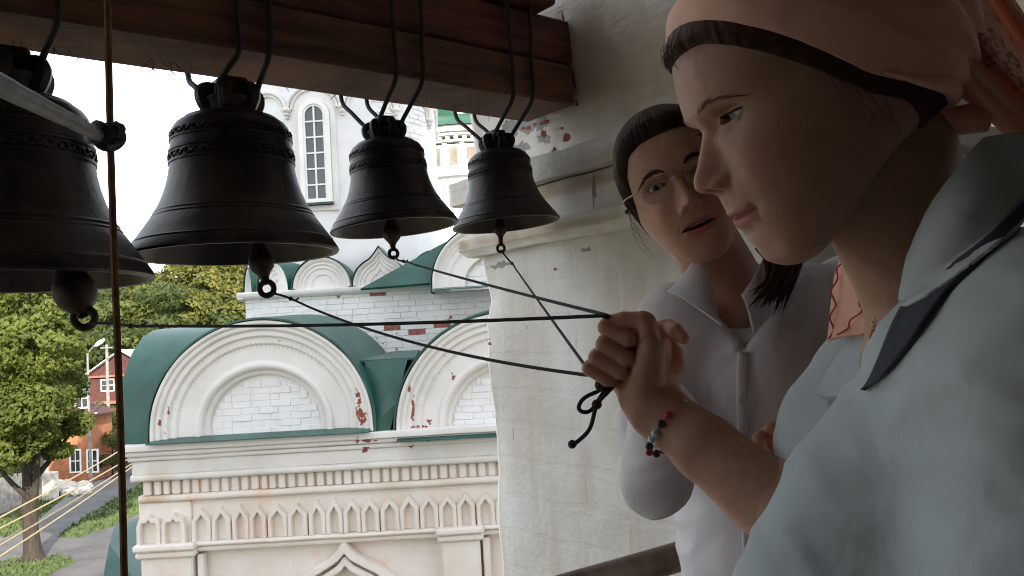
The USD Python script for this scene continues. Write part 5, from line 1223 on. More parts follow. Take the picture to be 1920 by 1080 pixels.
FD.add(FD.cap(elR, elR * .4 + wrR * .6, .0375, .0300, fl), .01).add(FD.cap(elR * .4 + wrR * .6, wrR, .0300, .0268, fl), .01).add(FD.cap(wrR, at(1212, 742, .846), .0268, .0275, (FW, .72)), .01)
pal = [(at(1212, 745, .852), at(1186, 640, .872), .0235, .019), (at(1205, 735, .852), at(1160, 690, .874), .024, .017), (at(1190, 650, .874), at(1160, 700, .876), .017, .017), (at(1210, 725, .835), at(1222, 655, .830), .0195, .0135)]
fing = [[fq(1196, 618, .026, .0095), fq(1140, 611, .012, .0088), fq(1136, 614, -.006, .0080), fq(1178, 636, -.016, .0076), fq(1196, 640, -.004, .0066)],
        [fq(1192, 645, .028, .0098), fq(1136, 643, .014, .0092), fq(1133, 646, -.007, .0085), fq(1174, 672, -.016, .0080), fq(1192, 676, -.004, .0070)],
        [fq(1180, 672, .028, .0094), fq(1122, 668, .014, .0088), fq(1119, 671, -.006, .0083), fq(1163, 697, -.014, .0078), fq(1180, 700, -.003, .0068)],
        [fq(1166, 698, .026, .0084), fq(1108, 688, .013, .0078), fq(1105, 691, -.003, .0073), fq(1138, 712, -.010, .0068), fq(1156, 716, -.001, .0060)],
        [fq(1224, 668, -.018, .0128), fq(1212, 604, -.018, .0094), fq(1206, 600, -.017, .0086), fq(1170, 600, -.010, .0082), fq(1146, 603, -.006, .0070)]]
hand_field(FD, fing, pal, .0020)
hand = smoothed(closed(FD), 1)
man = union(H1(hm1), body, hand)
for s in (1, -1):                                                        # nostrils
    q = trimesh.creation.icosphere(2, 1.0); q.vertices = q.vertices * [6.5, 2.6, 3.0]; q.apply_transform(trimesh.transformations.rotation_matrix(-.5, [0, 1, 0])); q.apply_translation([114.5, 6.6 * s, 10.5]); man = man - mani(H1(q))
bm = of(man); pm = unh(bm.vertices, R1, O1); tint = tint_of(pm, S1); tint[(np.abs(pm[:, 1]) > 75) | (pm[:, 2] < -64) | (pm[:, 0] > 140)] = 0
obj("body", bm, "skin", G1, smooth=True, col=tint)
eye_parts(EU1, G1, "iris_grey", (1.0, .10, -.22), H1)
def put_hairs(lst, r0, name, mat, person, H): return obj(name, H(trimesh.util.concatenate(hairs(lst, r0))), mat, person, smooth=True)
for s in (1, -1):
    put_hairs(brow_hairs(S1, s, [(13, EU1 + 10.5), (24, EU1 + 14.5), (38, EU1 + 14), (50, EU1 + 9)], 70, 3 + s, 8, 2.6), .15, "eyebrow", "brow_brown", G1, H1)
    lash = []
    for t in np.linspace(-12, 12.5, 30):
        x = 1 - (t / 13.8) ** 2; u_ = EU1 + 1.9 * max(x, 0) ** .65 + .05 * t + .4; f_ = 77.5 + math.sqrt(max(13.1 ** 2 - t * t - (u_ - EU1) ** 2, 0)); lash.append(np.array([(f_, (31 + t) * s, u_), (f_ + 3.2, (31 + t * 1.1) * s, u_ - .6), (f_ + 5.8, (31 + t * 1.2) * s, u_ + .9)]))
    put_hairs(lash, .30, "eyelashes", "hair_brown", G1, H1)
# hair under the scarf: front lock, band along the temple, loose strands
def scarf_edge(f): return np.interp(f, [-120, -85, -19, 13, 40, 66, 89, 100], [-20, -12, 16, 37, 69, 98, 124, 131])
def hair_edge(f, y): return scarf_edge(f) - np.interp(f, [-90, -45, -22, -5, 20, 45, 70, 92, 110], [48, 44, 26, 12, 14, 17, 19, 20, 24])
hm, HA, HN = shell_cap(lambda f, y: hair_edge(f, y), lambda t, f, y, u: 1.2 + 2.2 * np.clip(t * 9, 0, 1) + 2.6 * np.clip((f - 70) / 25, 0, 1) * np.clip(t * 14, 0, 1), 240, 60, 1.6, 3)
obj("hair", H1(hm), "hair_brown", G1, smooth=True)
lk = []; rl = np.random.default_rng(6)
def strands_on(A, N, n, r, span, drift, lift, cols=None):
    """Single hairs that follow the cap of hair from its edge."""
    out = []; m = A.shape[1]
    for _ in range(n):
        c = r.integers(m) if cols is None else int(r.choice(cols)); k = max(4, int(span * (.5 + r.random()))); s = r.integers(0, 4); dr = r.normal(drift, .25) * (1 if c < m / 2 else -1)
        ii = np.arange(s, s + k, 2); jj = (c + (np.arange(len(ii)) * dr)).astype(int) % m; q = A[ii, jj] + N[ii, jj] * (lift + .8 * r.random()); 
        if len(q) > 3: out.append(spline(q[::max(1, len(q) // 6)], 8))
    return out
lk += strands_on(HA, HN, 260, rl, 12, .9, .3)
for k in range(22):                                                      # a soft lock over the brow
    a = np.array([102 + rl.normal(0, 1.2), rl.uniform(-10, 32), 119 + rl.normal(0, 3)]); e = np.array([106.5 + rl.normal(0, 1.0), a[1] + rl.normal(6, 5), rl.uniform(96, 108)]); lk.append(spline([a, (a + e) / 2 + [3.2, 0, 1], e], 8))
for k in range(7):
    a = base_pt(np.array([rl.uniform(1.25, 1.6)]), np.array([rl.uniform(30, 60)]))[0]; a[2] = max(hair_edge(a[0], a[1]), 5); e = a + [rl.uniform(-16, 2), rl.uniform(2, 4), -rl.uniform(15, 50)]; lk.append(spline([a, a * .5 + e * .5 + [rl.normal(3, 2), 3, 0], e], 8))
put_hairs(lk, .20, "hair_strands", "hair_brown", G1, H1)
# the headscarf: a cap of cloth with soft folds that run back to the knot
sc, SA, SN = shell_cap(lambda f, y: scarf_edge(f), lambda t, f, y, u: 5.0 + 6.5 * np.clip(t * 3, 0, 1) + 3.0 * np.clip((-f) / 60, 0, 1), 300, 110)
v = np.array(sc.vertices); ang = np.arctan2(v[:, 2] + 12, (v[:, 0] + 100)); rk = np.hypot(v[:, 2] + 12, v[:, 0] + 100)
fold = (np.sin(ang * 15 + .8 * np.sin(rk * .04)) * .6 + np.sin(ang * 31 + 1) * .25) * np.clip(1.1 - rk / 150, 0, 1) * 4.5 + (meshkit.fbm(v * .022, 3, 4) - .5) * 5
out = v - [0, 0, 45]; out /= np.linalg.norm(out, axis=1, keepdims=True); sc.vertices = v + out * fold[:, None]
obj("headscarf", H1(sc), "scarf_plain", G1, smooth=True)
rp_ = []
for f_ in np.linspace(6, -84, 14):
    u_ = float(scarf_edge(f_)) + 2; us_ = np.linspace(.8, 3.0, 200); q = base_pt(us_, np.full(200, u_)); k = np.argmin(np.abs(q[:, 0] - f_)); rp_.append(q[k] + [0, 6, 0])
rollp = np.array([h1(q) for q in rp_]); rollp = spline(np.vstack([rollp[:-2], [at(1846, 217, .60)]]), 50)
obj("scarf_roll", wobble(tube(rollp, np.interp(np.linspace(0, 1, 50), [0, .3, .7, 1], [.001, .0055, .009, .011]), 14), .0012, .03, 3), "scarf_plain", G1, smooth=True)
# the hanging end of the scarf, folded, over her back
rows = []
for t in np.linspace(0, 1, 30):
    l = np.array([np.interp(t, [0, .45, .75, 1], [1655, 1765, 1845, 1925]), np.interp(t, [0, .45, .75, 1], [-30, 150, 216, 290])])
    r_ = np.array([np.interp(t, [0, .4, 1], [1840, 1935, 2080]), np.interp(t, [0, .4, 1], [-90, 50, 240])])
    row = []
    for s in np.linspace(0, 1, 46):
        q = l * (1 - s) + r_ * s; zz_ = .575 + .05 * s - .030 * math.sin(math.pi * min(1, s * 1.2)) + .010 * math.sin(s * 17 + t * 2.0) * (1 - .3 * t) + .006 * math.sin(s * 31 + 1)
        row.append(at(q[0], q[1], zz_ + .02 * t))
    rows.append(row)
tail_Q = np.array(rows)
tl = obj("scarf_tail", shell_of(tail_Q, .0016), "scarf_coral", G1, smooth=True, label="brighter coral hanging end of the headscarf")
fl_ = []; rf = np.random.default_rng(2)
for k in range(170):                                                     # printed sprigs near its far edge
    i, j = rf.integers(2, 27), int(np.clip(rf.normal(27, 3.2), 15, 40)); c = tail_Q[i, j]; n_ = np.cross(tail_Q[i + 1, j] - tail_Q[i - 1, j], tail_Q[i, j + 1] - tail_Q[i, j - 1]); n_ /= np.linalg.norm(n_)
    if n_ @ (CAM - c) < 0: n_ = -n_
    a = rf.uniform(0, 6.28); e = rot_to(n_); d1_, d2_ = e[:3, 0] * math.cos(a) + e[:3, 1] * math.sin(a), -e[:3, 0] * math.sin(a) + e[:3, 1] * math.cos(a); s = rf.uniform(.0012, .003); c = c + n_ * .0012
    pts = np.array([c + d1_ * s * 1.6, c + d2_ * s * .7, c - d1_ * s * 1.6, c - d2_ * s * .7]); fl_.append(TM(np.vstack([pts, pts - n_ * .0003]), [(0, 1, 2), (0, 2, 3), (4, 6, 5), (4, 7, 6)]))
obj("flower_print", fl_, "scarf_flower", tl, kind="stuff")
# pink embroidered end at her throat
def flap(px_grid, thick, n=(40, 30), wav=.0): 
    P = np.array([[at(*q) for q in row] for row in px_grid]); m = sheet(P, thick, n); return wobble(m, wav, .03, 5) if wav else m
nk = flap([[(1592, 466, .71), (1630, 480, .665), (1668, 516, .645)], [(1572, 500, .715), (1625, 520, .67), (1672, 548, .645)], [(1560, 560, .72), (1605, 570, .69), (1655, 590, .655)], [(1552, 640, .72), (1580, 630, .70), (1615, 628, .68)]], .002, wav=.001)
ke = obj("scarf_end", nk, "scarf_coral", G1, smooth=True, label="pink embroidered cloth end at the throat")
def thread(pts, z, amp=5, f=.12):
    p = spline([at(x, y, z_) for (x, y), z_ in zip(pts, z)], 60); s = np.linspace(0, 1, 60); p = p + RT * (np.sin(s * 60 * f * 6.28 / 2) * amp * .0004)[:, None]; return tube(p, .0008, 5)
obj("embroidery", [thread([(1600, 472), (1570, 510), (1562, 570), (1556, 635)], [.702, .706, .712, .715]), thread([(1632, 484), (1618, 540), (1612, 580), (1572, 628)], [.657, .663, .678, .70], 5), thread([(1640, 490), (1655, 530), (1640, 560)], [.655, .645, .648], 3)], "scarf_thread", ke)
sq = []
for k in range(16):
    q = trimesh.creation.icosphere(1, .0011); q.apply_translation(at(1652 + rf.normal(0, 5), 528 + rf.normal(0, 14), .640)); sq.append(q)
obj("sequins", sq, "sequin", ke, kind="stuff")
ch = spline([at(1652, 560, .634), at(1640, 600, .640), at(1632, 650, .655), at(1640, 690, .66)], 60); lks = []
for k in range(0, 60, 2):
    q = trimesh.creation.torus(.0013, .0004, major_sections=8, minor_sections=4); q.apply_transform(rot_to(rf.normal(0, 1, 3))); q.apply_translation(ch[k]); lks.append(q)
obj("neck_chain", lks, "gold_chain", G1, kind="stuff", label="thin gold chain at the neck")

# blouse: near shoulder and trunk, far sleeve, stand-up collar
BL = Field.around([at(1395, 1180, .62), at(1460, 640, .82), at(2060, 420, .62), at(2150, 1200, .60), at(1500, 1250, .8), at(1960, 620, .46), at(1990, 1200, .46)], .10, .0052)
BL.add(BL.cap(at(1995, 850, .60), at(1940, 1250, .66), .125, .17), .05)                       # trunk
BL.add(BL.cap(at(1800, 735, .615), at(1650, 1130, .62), .056, .080), .05)                     # front
BL.add(BL.cap(at(1705, 880, .63), at(1565, 1075, .64), .040, .056), .04)
BL.add(BL.cap(at(1640, 960, .64), at(1560, 1240, .66), .056, .085), .05)
BL.add(BL.cap(at(1858, 655, .565), at(1985, 640, .54), .056, .074), .05)                      # near shoulder
BL.add(BL.cap(at(1985, 670, .51), at(2000, 1150, .50), .070, .08), .04)
BL.cut(BL.cap(neck0, at(1672, 640, .655), .044, .044), .006)
v_ = np.array([0.0]);
bl = BL.mesh(); v = np.array(bl.vertices)
n_ = meshkit.arrays(bl, True)[2]
w_ = (meshkit.fbm(np.c_[(v @ RT) * 9 + (v @ UP) * 5, (v @ UP) * 4 - (v @ RT) * 3, (v @ BK) * 5], 3, 12) - .5)
ridge = 1 - np.abs(2 * meshkit.fbm(np.c_[(v @ RT) * 7 + (v @ UP) * 6, (v @ UP) * 3, (v @ BK) * 4], 2, 31) - 1) * 2
pu_, pv_, pw_ = (v - CAM) @ RT, (v - CAM) @ UP, (v - CAM) @ BK
def folds(a, b, c, fa, fb, seed, sharp=2.2):
    """Creases: thin ridges that run along b and repeat across a."""
    q = meshkit.fbm(np.c_[a * fa, b * fb, c * fb], 3, seed); return np.clip(1 - np.abs(2 * q - 1) * sharp, 0, 1) ** 1.6
dg1, dg2 = pu_ * .75 + pv_ * .66, -pu_ * .66 + pv_ * .75
bl.vertices = v + n_ * (w_ * .012 + folds(dg2, dg1, pw_, 17, 3.4, 31, 2.4) * .0070 + folds(dg1, dg2, pw_, 26, 6.0, 77, 2.8) * .0030 - .003)[:, None]
obj("blouse", smoothed(bl, 3), "blouse_grey", G1, smooth=True)
SL = Field.around([at(1440, 900, .80), at(1680, 590, .80), at(1650, 820, .70)], .06, .005)
SL.add(SL.cap(at(1636, 688, .775), at(1572, 800, .765), .040, .045), .03).add(SL.cap(at(1580, 790, .765), at(1538, 856, .765), .044, .034), .03).add(SL.cap(at(1660, 720, .74), at(1640, 830, .72), .045, .05), .04)
SL.cut(SL.cap(neck0, at(1672, 640, .655), .044, .044), .006)
blm = trimesh.Trimesh(bl.vertices, bl.faces, process=False)
sl = SL.mesh(); v = np.array(sl.vertices); n_ = meshkit.arrays(sl, True)[2]
sl.vertices = v + n_ * ((meshkit.fbm(np.c_[(v @ RT) * 16 + (v @ UP) * 9, (v @ UP) * 6, v @ BK * 9], 3, 14) - .5) * .012)[:, None]
obj("blouse_sleeve", smoothed(sl, 2), "blouse_grey", G1, smooth=True)
def on_blouse(x, y, z, off):
    r = ray(x, y); r = r / np.linalg.norm(r); q = blm.ray.intersects_location([CAM], [r], multiple_hits=False)[0]
    return min(z, float((q[0] - CAM) @ FW) - off) if len(q) else z
def dress(px_grid, thick, off, n, wav=0.0):
    from scipy.interpolate import RectBivariateSpline
    G = np.array(px_grid, float); a, b = np.linspace(0, 1, G.shape[0]), np.linspace(0, 1, G.shape[1]); A, C = np.linspace(0, 1, n[0]), np.linspace(0, 1, n[1])
    Q = np.stack([RectBivariateSpline(a, b, G[..., k], kx=min(3, len(a) - 1), ky=min(3, len(b) - 1))(A, C) for k in range(3)], -1)
    for i in range(n[0]):
        for j in range(n[1]): Q[i, j, 2] = on_blouse(*Q[i, j], off)
    from scipy.ndimage import gaussian_filter
    Q[..., 2] = np.minimum(Q[..., 2], gaussian_filter(Q[..., 2], 1.2))
    P = np.array([[at(*q) for q in row] for row in Q]); m = shell_of(P, thick); return wobble(m, wav, .03, 5) if wav else m
col = dress([[(1842, 262, .555), (1900, 250, .57), (1990, 250, .60)], [(1772, 345, .545), (1850, 340, .53), (1960, 330, .545)], [(1718, 440, .555), (1790, 440, .525), (1930, 400, .52)], [(1692, 530, .575), (1740, 540, .545), (1880, 450, .51)], [(1690, 562, .585), (1715, 556, .560), (1800, 495, .525)]], .0022, .009, (50, 34), .0018)
obj("collar", col, "blouse_grey", G1, smooth=True)
cf = flap([[(1600, 618, .715), (1622, 610, .69), (1650, 648, .665)], [(1560, 690, .72), (1596, 690, .69), (1640, 690, .66)], [(1530, 740, .715), (1575, 745, .685), (1625, 724, .655)]], .004, (40, 30), .002)
obj("collar", cf, "blouse_grey", G1, smooth=True)
st = dress([[(1617, 731, .635), (1619, 730, .634), (1621, 729, .634)], [(1660, 643, .618), (1677, 652, .614), (1696, 660, .61)], [(1712, 546, .575), (1740, 556, .57), (1762, 566, .565)], [(1790, 492, .535), (1800, 502, .53), (1810, 512, .53)], [(1860, 432, .50), (1867, 442, .50), (1874, 452, .50)], [(1950, 345, .49), (1957, 355, .49), (1964, 366, .49)]], .003, .005, (60, 9))
obj("strap", st, "navy_strap", G1, smooth=True, label="dark navy strap under the collar")
def skirt(person, top, r, seed, mat):
    rows = []
    for t in np.linspace(0, 1, 24):
        z_ = top[2] * (1 - t) + (FLOOR + .02) * t; g = np.linspace(0, 2 * np.pi, 72, endpoint=False); q = r * (1 + .35 * t) * (1 + .06 * t * np.sin(g * 11 + seed) + .03 * np.sin(g * 5 + t * 2))
        rows.append(np.c_[top[0] + q * np.cos(g), top[1] + q * np.sin(g) * .85, np.full(72, z_)])
    obj("skirt", grid_mesh(np.array(rows), closed_v=True), mat, person, smooth=True)
tp1 = at(1800, 1180, .74); skirt(G1, tp1, .19, 1, "dark_skirt")

# -- the bracelet of beads at her wrist
br = thing("bracelet", "bracelet of red, black and pale blue beads on the wrist of the raised fist", "bracelet")
plain("bead_red", (.35, .012, .025), .3); plain("bead_black", (.012, .012, .014), .3); plain("bead_blue", (.42, .55, .62), .3)
c0 = at(1258, 803, .8235); ax = (elR - wrR) / np.linalg.norm(elR - wrR); e1 = np.cross(ax, FW); e1 /= np.linalg.norm(e1); e2 = np.cross(ax, e1)
if e1 @ RT < 0: e1 = -e1
if e2 @ FW > 0: e2 = -e2
seq = [(-77, "red"), (-56, "black"), (-38, "blue"), (-24, "blue"), (-4, "black"), (15, "red"), (60, "blue")] + [(a, ("red", "black", "blue")[k % 3]) for k, a in enumerate(range(104, 264, 20))]
ringp = []
for a, c in seq:
    q = math.radians(a); p = c0 + e1 * .0315 * math.sin(q) + e2 * .0262 * math.cos(q); b = trimesh.creation.icosphere(2, .0040 if c != "blue" else .0034); b.apply_translation(p); obj("bead", b, "bead_" + c, br, smooth=True)
g = np.linspace(0, 2 * math.pi, 40); obj("thread", tube(np.array([c0 + e1 * .0305 * math.sin(q) + e2 * .0252 * math.cos(q) for q in g]), .0006, 5), "cord_black", br)

# ================================================================== second girl: glasses, white cardigan, facing us
G2 = thing("person", "girl with wire glasses and white cardigan, standing before the white pier", "person")
def turn(a, x): return trimesh.transformations.rotation_matrix(a, x)[:3, :3]
U2 = IM(-.40, .917, 0); U2 /= np.linalg.norm(U2); F2 = IM(0, 0, 1.0); L2 = np.cross(U2, F2)
RR = turn(math.radians(-10), U2) @ turn(math.radians(-4), L2)
F2, L2, U2 = RR @ F2, RR @ L2, RR @ U2
R2 = np.stack([F2, L2, U2], 1); K2 = .97
O2 = at(1272, 334, 1.075) - (R2 @ np.array([.103, 0, .053])) * K2
def H2(m): m = m.copy(); m.vertices = np.asarray(m.vertices) * [1, .96, 1] * .001 * K2 @ R2.T + O2; return m
def h2_(p): return np.asarray(p, float) * [1, .96, 1] * .001 * K2 @ R2.T + O2
S2 = head_fn(lid=(3.4, 3.2), mouth=3.0, smile=-.7, cheeks=6.0)
hm2, grid2 = head_mesh(S2)
sR, sL = at(1268, 612, 1.20), at(1610, 565, 1.30)
eR, wR2 = at(1222, 905, 1.10), at(1236, 715, .945)
B = Field.around([h2_((0, 0, 0)), sR, sL, at(1230, 960, 1.1), at(1430, 1250, 1.26), wR2, at(1440, 900, 1.0)], .15, .008)
B.add(B.cap(h2_((0, 0, -10)), at(1402, 600, 1.21), .046, .052), .02).add(B.cap(sR, sL, .036), .04).add(B.cap(at(1425, 710, 1.24), at(1455, 1250, 1.26), .105, .105), .05)
B.add(B.cap(sR, eR, .034, .028), .03).add(B.cap(eR, eR * .3 + wR2 * .7, .028, .025), .02).add(B.cap(eR * .3 + wR2 * .7, wR2, .027, .024), .02).add(B.cap(sL, at(1600, 880, 1.2), .036, .030), .03).add(B.cap(at(1600, 880, 1.2), at(1475, 865, 1.03), .034, .025), .02)
body2 = closed(B)
HD = Field.around([at(1200, 600, .92), at(1300, 620, .93), at(1240, 740, .94)], .04, .0018)
pal2 = [(wR2, at(1228, 690, .935), .023, .022), (at(1228, 700, .94), at(1222, 640, .93), .022, .017), (at(1228, 700, .94), at(1236, 660, .945), .022, .018)]
q2 = lambda px, py, z, r: (at(px, py, z), r)
fing2 = [[q2(1218, 622, .935, .0095), q2(1252, 613, .932, .0088), q2(1266, 620, .918, .0082), q2(1281, 634, .912, .0070)], [q2(1224, 640, .945, .0092), q2(1252, 640, .950, .0088), q2(1266, 662, .938, .0082), q2(1272, 688, .925, .0072)],
         [q2(1226, 662, .948, .0088), q2(1250, 668, .950, .0083), q2(1258, 690, .938, .0076), q2(1256, 708, .928, .0066)], [q2(1222, 684, .946, .0080), q2(1240, 690, .948, .0074), q2(1246, 708, .938, .0066), q2(1240, 718, .930, .0058)], [q2(1216, 690, .925, .0110), q2(1200, 655, .915, .0090), q2(1206, 630, .912, .0075)]]
hand_field(HD, fing2, pal2)
HE = Field.around([at(1480, 870, 1.03), at(1405, 800, 1.0), at(1420, 890, 1.0)], .045, .002)
pal3 = [(at(1490, 868, 1.03), at(1462, 850, 1.015), .024, .022), (at(1465, 852, 1.01), at(1446, 822, 1.005), .020, .016), (at(1465, 855, 1.01), at(1432, 858, 1.005), .020, .016)]
fing3 = [[q2(1446, 820, 1.0, .0095), q2(1425, 822, .990, .0088), q2(1422, 840, .98, .0080), q2(1436, 852, .982, .007)], [q2(1440, 836, 1.0, .0095), q2(1418, 842, .990, .0088), q2(1418, 858, .98, .0080), q2(1434, 868, .982, .007)],
         [q2(1438, 850, 1.0, .009), q2(1418, 860, .992, .0085), q2(1420, 874, .984, .0078), q2(1436, 880, .985, .007)], [q2(1440, 864, 1.0, .0082), q2(1424, 876, .995, .0076), q2(1430, 888, .988, .007), q2(1444, 890, .988, .006)], [q2(1464, 826, 1.0, .011), q2(1462, 802, .99, .0092), q2(1446, 802, .982, .0076)]]
hand_field(HE, fing3, pal3)
man = union(H2(hm2), body2, smoothed(closed(HD), 3), smoothed(closed(HE), 3)); print([round(q.volume() * 1e6) for q in man.decompose()])
for s in (1, -1):
    q = trimesh.creation.icosphere(2, 1.0); q.vertices = q.vertices * [6.5, 3.0, 3.2]; q.apply_transform(trimesh.transformations.rotation_matrix(-.5, [0, 1, 0])); q.apply_translation([114.5, 6.6 * s, 10.5]); man = man - mani(H2(q))
man = max(man.decompose(), key=lambda q: q.volume())
bm = of(man); pm = unh(bm.vertices, R2, O2) / K2 / [1, .96, 1]; tint = tint_of(pm, S2); tint[(np.abs(pm[:, 1]) > 75) | (pm[:, 2] < -64) | (pm[:, 0] > 140)] = 0
obj("body", bm, "skin_rosy", G2, smooth=True, col=tint)
eye_parts(54.5, G2, "iris_brown", (1.0, -.12, -.12), H2)
for s in (1, -1): put_hairs(brow_hairs(S2, s, [(12, 67), (24, 71.5), (38, 71), (52, 64)], 190, 7 + s, 9, 3.6), .24, "eyebrow", "hair_brown", G2, H2)
th_ = [cbox(x - 3.6, x + 3.6, -1.2, 1.2, -4.2, 4.2, .8) for x in (-14.4, -7.2, 0, 7.2, 14.4)]
tm_ = []
for b, x in zip(th_, (-14.4, -7.2, 0, 7.2, 14.4)): b.apply_transform(trimesh.transformations.rotation_matrix(math.pi / 2, [0, 0, 1])); b.apply_translation([99.0 - abs(x) ** 2 * .022, 0, -8.2]); tm_.append(b)
obj("teeth", H2(trimesh.util.concatenate(tm_)), "tooth", G2)
hl2 = lambda f, y: np.interp(np.abs(y), [0, 30, 50, 62, 72], [118, 116, 108, 86, 18])
hedge = lambda f, y: np.where(f > -5, hl2(f, y), np.interp(f, [-40, -5], [-18, 10]))
hm_, HA, HN = shell_cap(hedge, lambda t, f, y, u: 1.2 + (12 - 8 * np.clip(np.abs(y) / 70, 0, 1) ** 2) * np.clip(t * 2.6, 0, 1) ** .8, 260, 80, 1.8, 5)
obj("hair", H2(hm_), "hair_brown", G2, smooth=True)
rh = np.random.default_rng(8); lk = strands_on(HA, HN, 700, rh, 34, .25, .1)
for k in range(9):
    a = np.array([rh.uniform(20, 50), -74 + rh.normal(0, 1.5), rh.uniform(40, 70)]); e = a + [rh.normal(4, 6), rh.uniform(-8, 2), -rh.uniform(50, 90)]; lk.append(spline([a, a * .6 + e * .4 + [4, -5, 0], e * .8 + a * .2 + [0, -6 + rh.normal(0, 3), 0], e + [3, 6, 0]], 12))
put_hairs(lk, .30, "hair_strands", "hair_brown", G2, H2)
pt = []
for k in range(130):
    o = rh.normal(0, 1, 2) * .011; a = at(1462, 465, 1.13) + RT * o[0] + BK * o[1]; b = at(1466 + o[0] * 900 + rh.normal(0, 3), 520, 1.085 + o[1]); e = at(1440 + rh.normal(0, 4) + o[0] * 1100, 560 + rh.normal(0, 11), 1.075 + o[1] * .6); pt.append(tube(spline([a, b, e], 9), np.linspace(.0042, .0004, 9), 5))
obj("ponytail", pt, "hair_brown", G2, smooth=True)
# glasses
gl = thing("glasses", "thin wire rimmed glasses on the face of the girl in the cardigan", "glasses")
look("lens", {"t": ("transparent_bsdf", {"color": (.93, .95, .95)}), "g": ("glossy_bsdf", {"roughness": .02, "color": (.9, .9, .9)}), "x": ("mix_closure", {"fac": .045})}, [("t.BSDF", "x.closure1"), ("g.BSDF", "x.closure2")], surface="x.closure")
plain("wire", (.36, .33, .30), .3, .9); plain("temple_tip", (.16, .03, .03), .3)
for s in (1, -1):
    g = np.linspace(0, 2 * math.pi, 41); yy = 31 + 22 * np.sign(np.cos(g)) * np.abs(np.cos(g)) ** .8; uu = 50 + 16.0 * np.sign(np.sin(g)) * np.abs(np.sin(g)) ** .8
    pts = np.c_[108 - (yy - 12) * .16, yy * s, uu]; obj("rim", H2(tube(pts, .5, 6)), "wire", gl, smooth=True)
    ctr = pts.mean(0); n = len(pts); obj("lens", H2(TM(np.vstack([pts, ctr, pts - [1.4, 0, 0], ctr - [1.4, 0, 0]]), [(n, k, (k + 1) % n) for k in range(n)] + [(2 * n + 1, n + 1 + (k + 1) % n, n + 1 + k) for k in range(n)])), "lens", gl)
    obj("temple", H2(tube(spline([(103, 52 * s, 56), (95, 72 * s, 57), (50, 81 * s, 54), (8, 80 * s, 50)], 14), 1.0, 6)), "wire", gl, smooth=True)
    b = trimesh.creation.icosphere(2, 3.2); b.apply_translation([62, 82 * s, 44]); obj("temple_tip", H2(b), "temple_tip", gl, smooth=True)
obj("bridge", H2(tube(spline([(110, -10, 54), (112.5, 0, 57), (110, 10, 54)], 9), .8, 6)), "wire", gl, smooth=True)

# her shirt, its collar and the cardigan over it
SH = Field.around([sR, sL, at(1330, 1100, 1.2), at(1520, 1100, 1.3)], .10, .009)
SH.add(SH.cap(sR + RT * .02, sL - RT * .02, .040), .05).add(SH.cap(at(1425, 690, 1.235), at(1462, 1200, 1.25), .120, .118), .06); SH.cut(SH.cap(h2_((0, 0, -20)), at(1392, 590, 1.19), .050, .046), .008)
obj("shirt", smoothed(SH.mesh(), 2), "shirt_white", G2, smooth=True)
CG = Field.around([sR, sL, at(1165, 960, 1.1), at(1290, 1250, 1.1), at(1640, 1250, 1.4), wR2], .09, .006)
CG.add(CG.cap(sR, sL, .047, .060), .05).add(CG.cap(at(1430, 690, 1.235), at(1462, 1250, 1.25), .134, .134), .06)
CG.add(CG.cap(sR, at(1224, 800, 1.155), .046, .043), .035).add(CG.cap(at(1224, 800, 1.155), at(1230, 900, 1.095), .043, .040), .025).add(CG.cap(at(1230, 900, 1.09), at(1244, 770, .985), .040, .033), .02)
CG.add(CG.cap(sL, at(1600, 900, 1.2), .062, .055), .04).add(CG.cap(at(1600, 890, 1.2), at(1500, 872, 1.045), .050, .040), .03)
CG.cut(CG.cap(h2_((0, 0, -30)), at(1395, 600, 1.19), .058, .052), .01)
X = CG.X; dX = X - CAM.astype(np.float32); Zc_ = dX @ FW.astype(np.float32); PX = 960 + FPX * (dX @ RT.astype(np.float32)) / Zc_; PY = 540 - FPX * (dX @ UP.astype(np.float32)) / Zc_
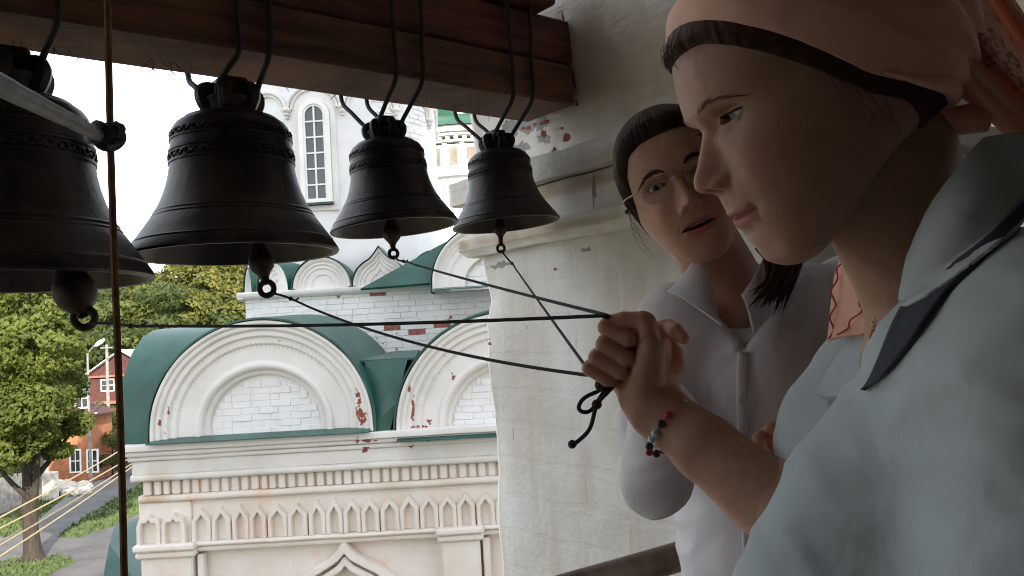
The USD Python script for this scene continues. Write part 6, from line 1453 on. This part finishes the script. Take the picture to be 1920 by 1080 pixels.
# V neck opening: a wedge between two edges that meet at the first button
e1_ = (PX - 1392) * .77 + (PY - 655) * -.64 * -1 * -1; 
dl = ((1392 - PX) * .79 - (655 - PY) * .62) * -1 ; dr = ((PX - 1392) * .83 - (655 - PY) * .55) * -1
wedge = np.minimum(-(-dl), dr) * 0
left = (PX - 1392) * .79 + (655 - PY) * .613; right = -(PX - 1400) * .80 + (655 - PY) * .60
vin = np.minimum(left, right)                                            # positive inside the V (pixels)
CG.cut(np.where(Zc_ < 1.22, -vin * np.float32(.0007), np.float32(.2)), .004)
del X, dX
cg = CG.mesh(); v = np.array(cg.vertices); n_ = meshkit.arrays(cg, True)[2]
cg.vertices = v + n_ * ((meshkit.fbm(np.c_[(v @ RT) * 11 + (v @ UP) * 4, (v @ UP) * 5, v @ BK * 6], 3, 24) - .5) * .012 + folds((v - CAM) @ RT * .8 - (v - CAM) @ UP * .6, (v - CAM) @ RT * .6 + (v - CAM) @ UP * .8, (v - CAM) @ BK, 17, 4, 51) * .0065)[:, None]
obj("cardigan", smoothed(cg, 2), "cardigan_white", G2, smooth=True)
def surf_z(px, py, m):                                                   # depth of a garment along a line of sight
    r = ray(px, py); r = r / np.linalg.norm(r); hit_ = m.ray.intersects_location([CAM], [r], multiple_hits=False)[0]
    return float((hit_[0] - CAM) @ FW) if len(hit_) else 1.1
cgm = trimesh.Trimesh(cg.vertices, cg.faces, process=False)
pl = [(1392, 660), (1391, 720), (1392, 790), (1395, 860), (1398, 930), (1402, 1010), (1408, 1090)]
zz_ = np.array([surf_z(x + 4, y, cgm) for x, y in pl])
rows = np.array([[at(x - 9, y, z_ - .004), at(x, y, z_ - .006), at(x + 9, y, z_ - .004)] for (x, y), z_ in zip(pl, zz_)])
obj("placket", sheet(rows, .005, (60, 8)), "cardigan_white", G2, smooth=True)
for k in (1, 3):
    b = trimesh.creation.cylinder(.006, .0025, sections=20); b.apply_transform(rot_to(BK)); b.apply_translation(at(pl[k][0] + 2, pl[k][1] + 30, zz_[k] - .011)); obj("button", b, "shirt_white", G2, smooth=30)
for pts in ([[(1303, 484, 1.135), (1318, 500, 1.125), (1338, 545, 1.125)], [(1280, 520, 1.14), (1305, 535, 1.12), (1342, 585, 1.11)], [(1252, 548, 1.145), (1290, 566, 1.115), (1352, 610, 1.10)]],
            [[(1428, 490, 1.14), (1420, 508, 1.12), (1392, 555, 1.12)], [(1462, 505, 1.15), (1440, 540, 1.12), (1400, 575, 1.11)], [(1488, 530, 1.15), (1455, 580, 1.12), (1412, 625, 1.10)]]):
    obj("collar", flap(pts, .004, (36, 30), .0015), "shirt_white", G2, smooth=True)
tp2 = at(1462, 1230, 1.25); skirt(G2, tp2, .15, 2, "dark_skirt")
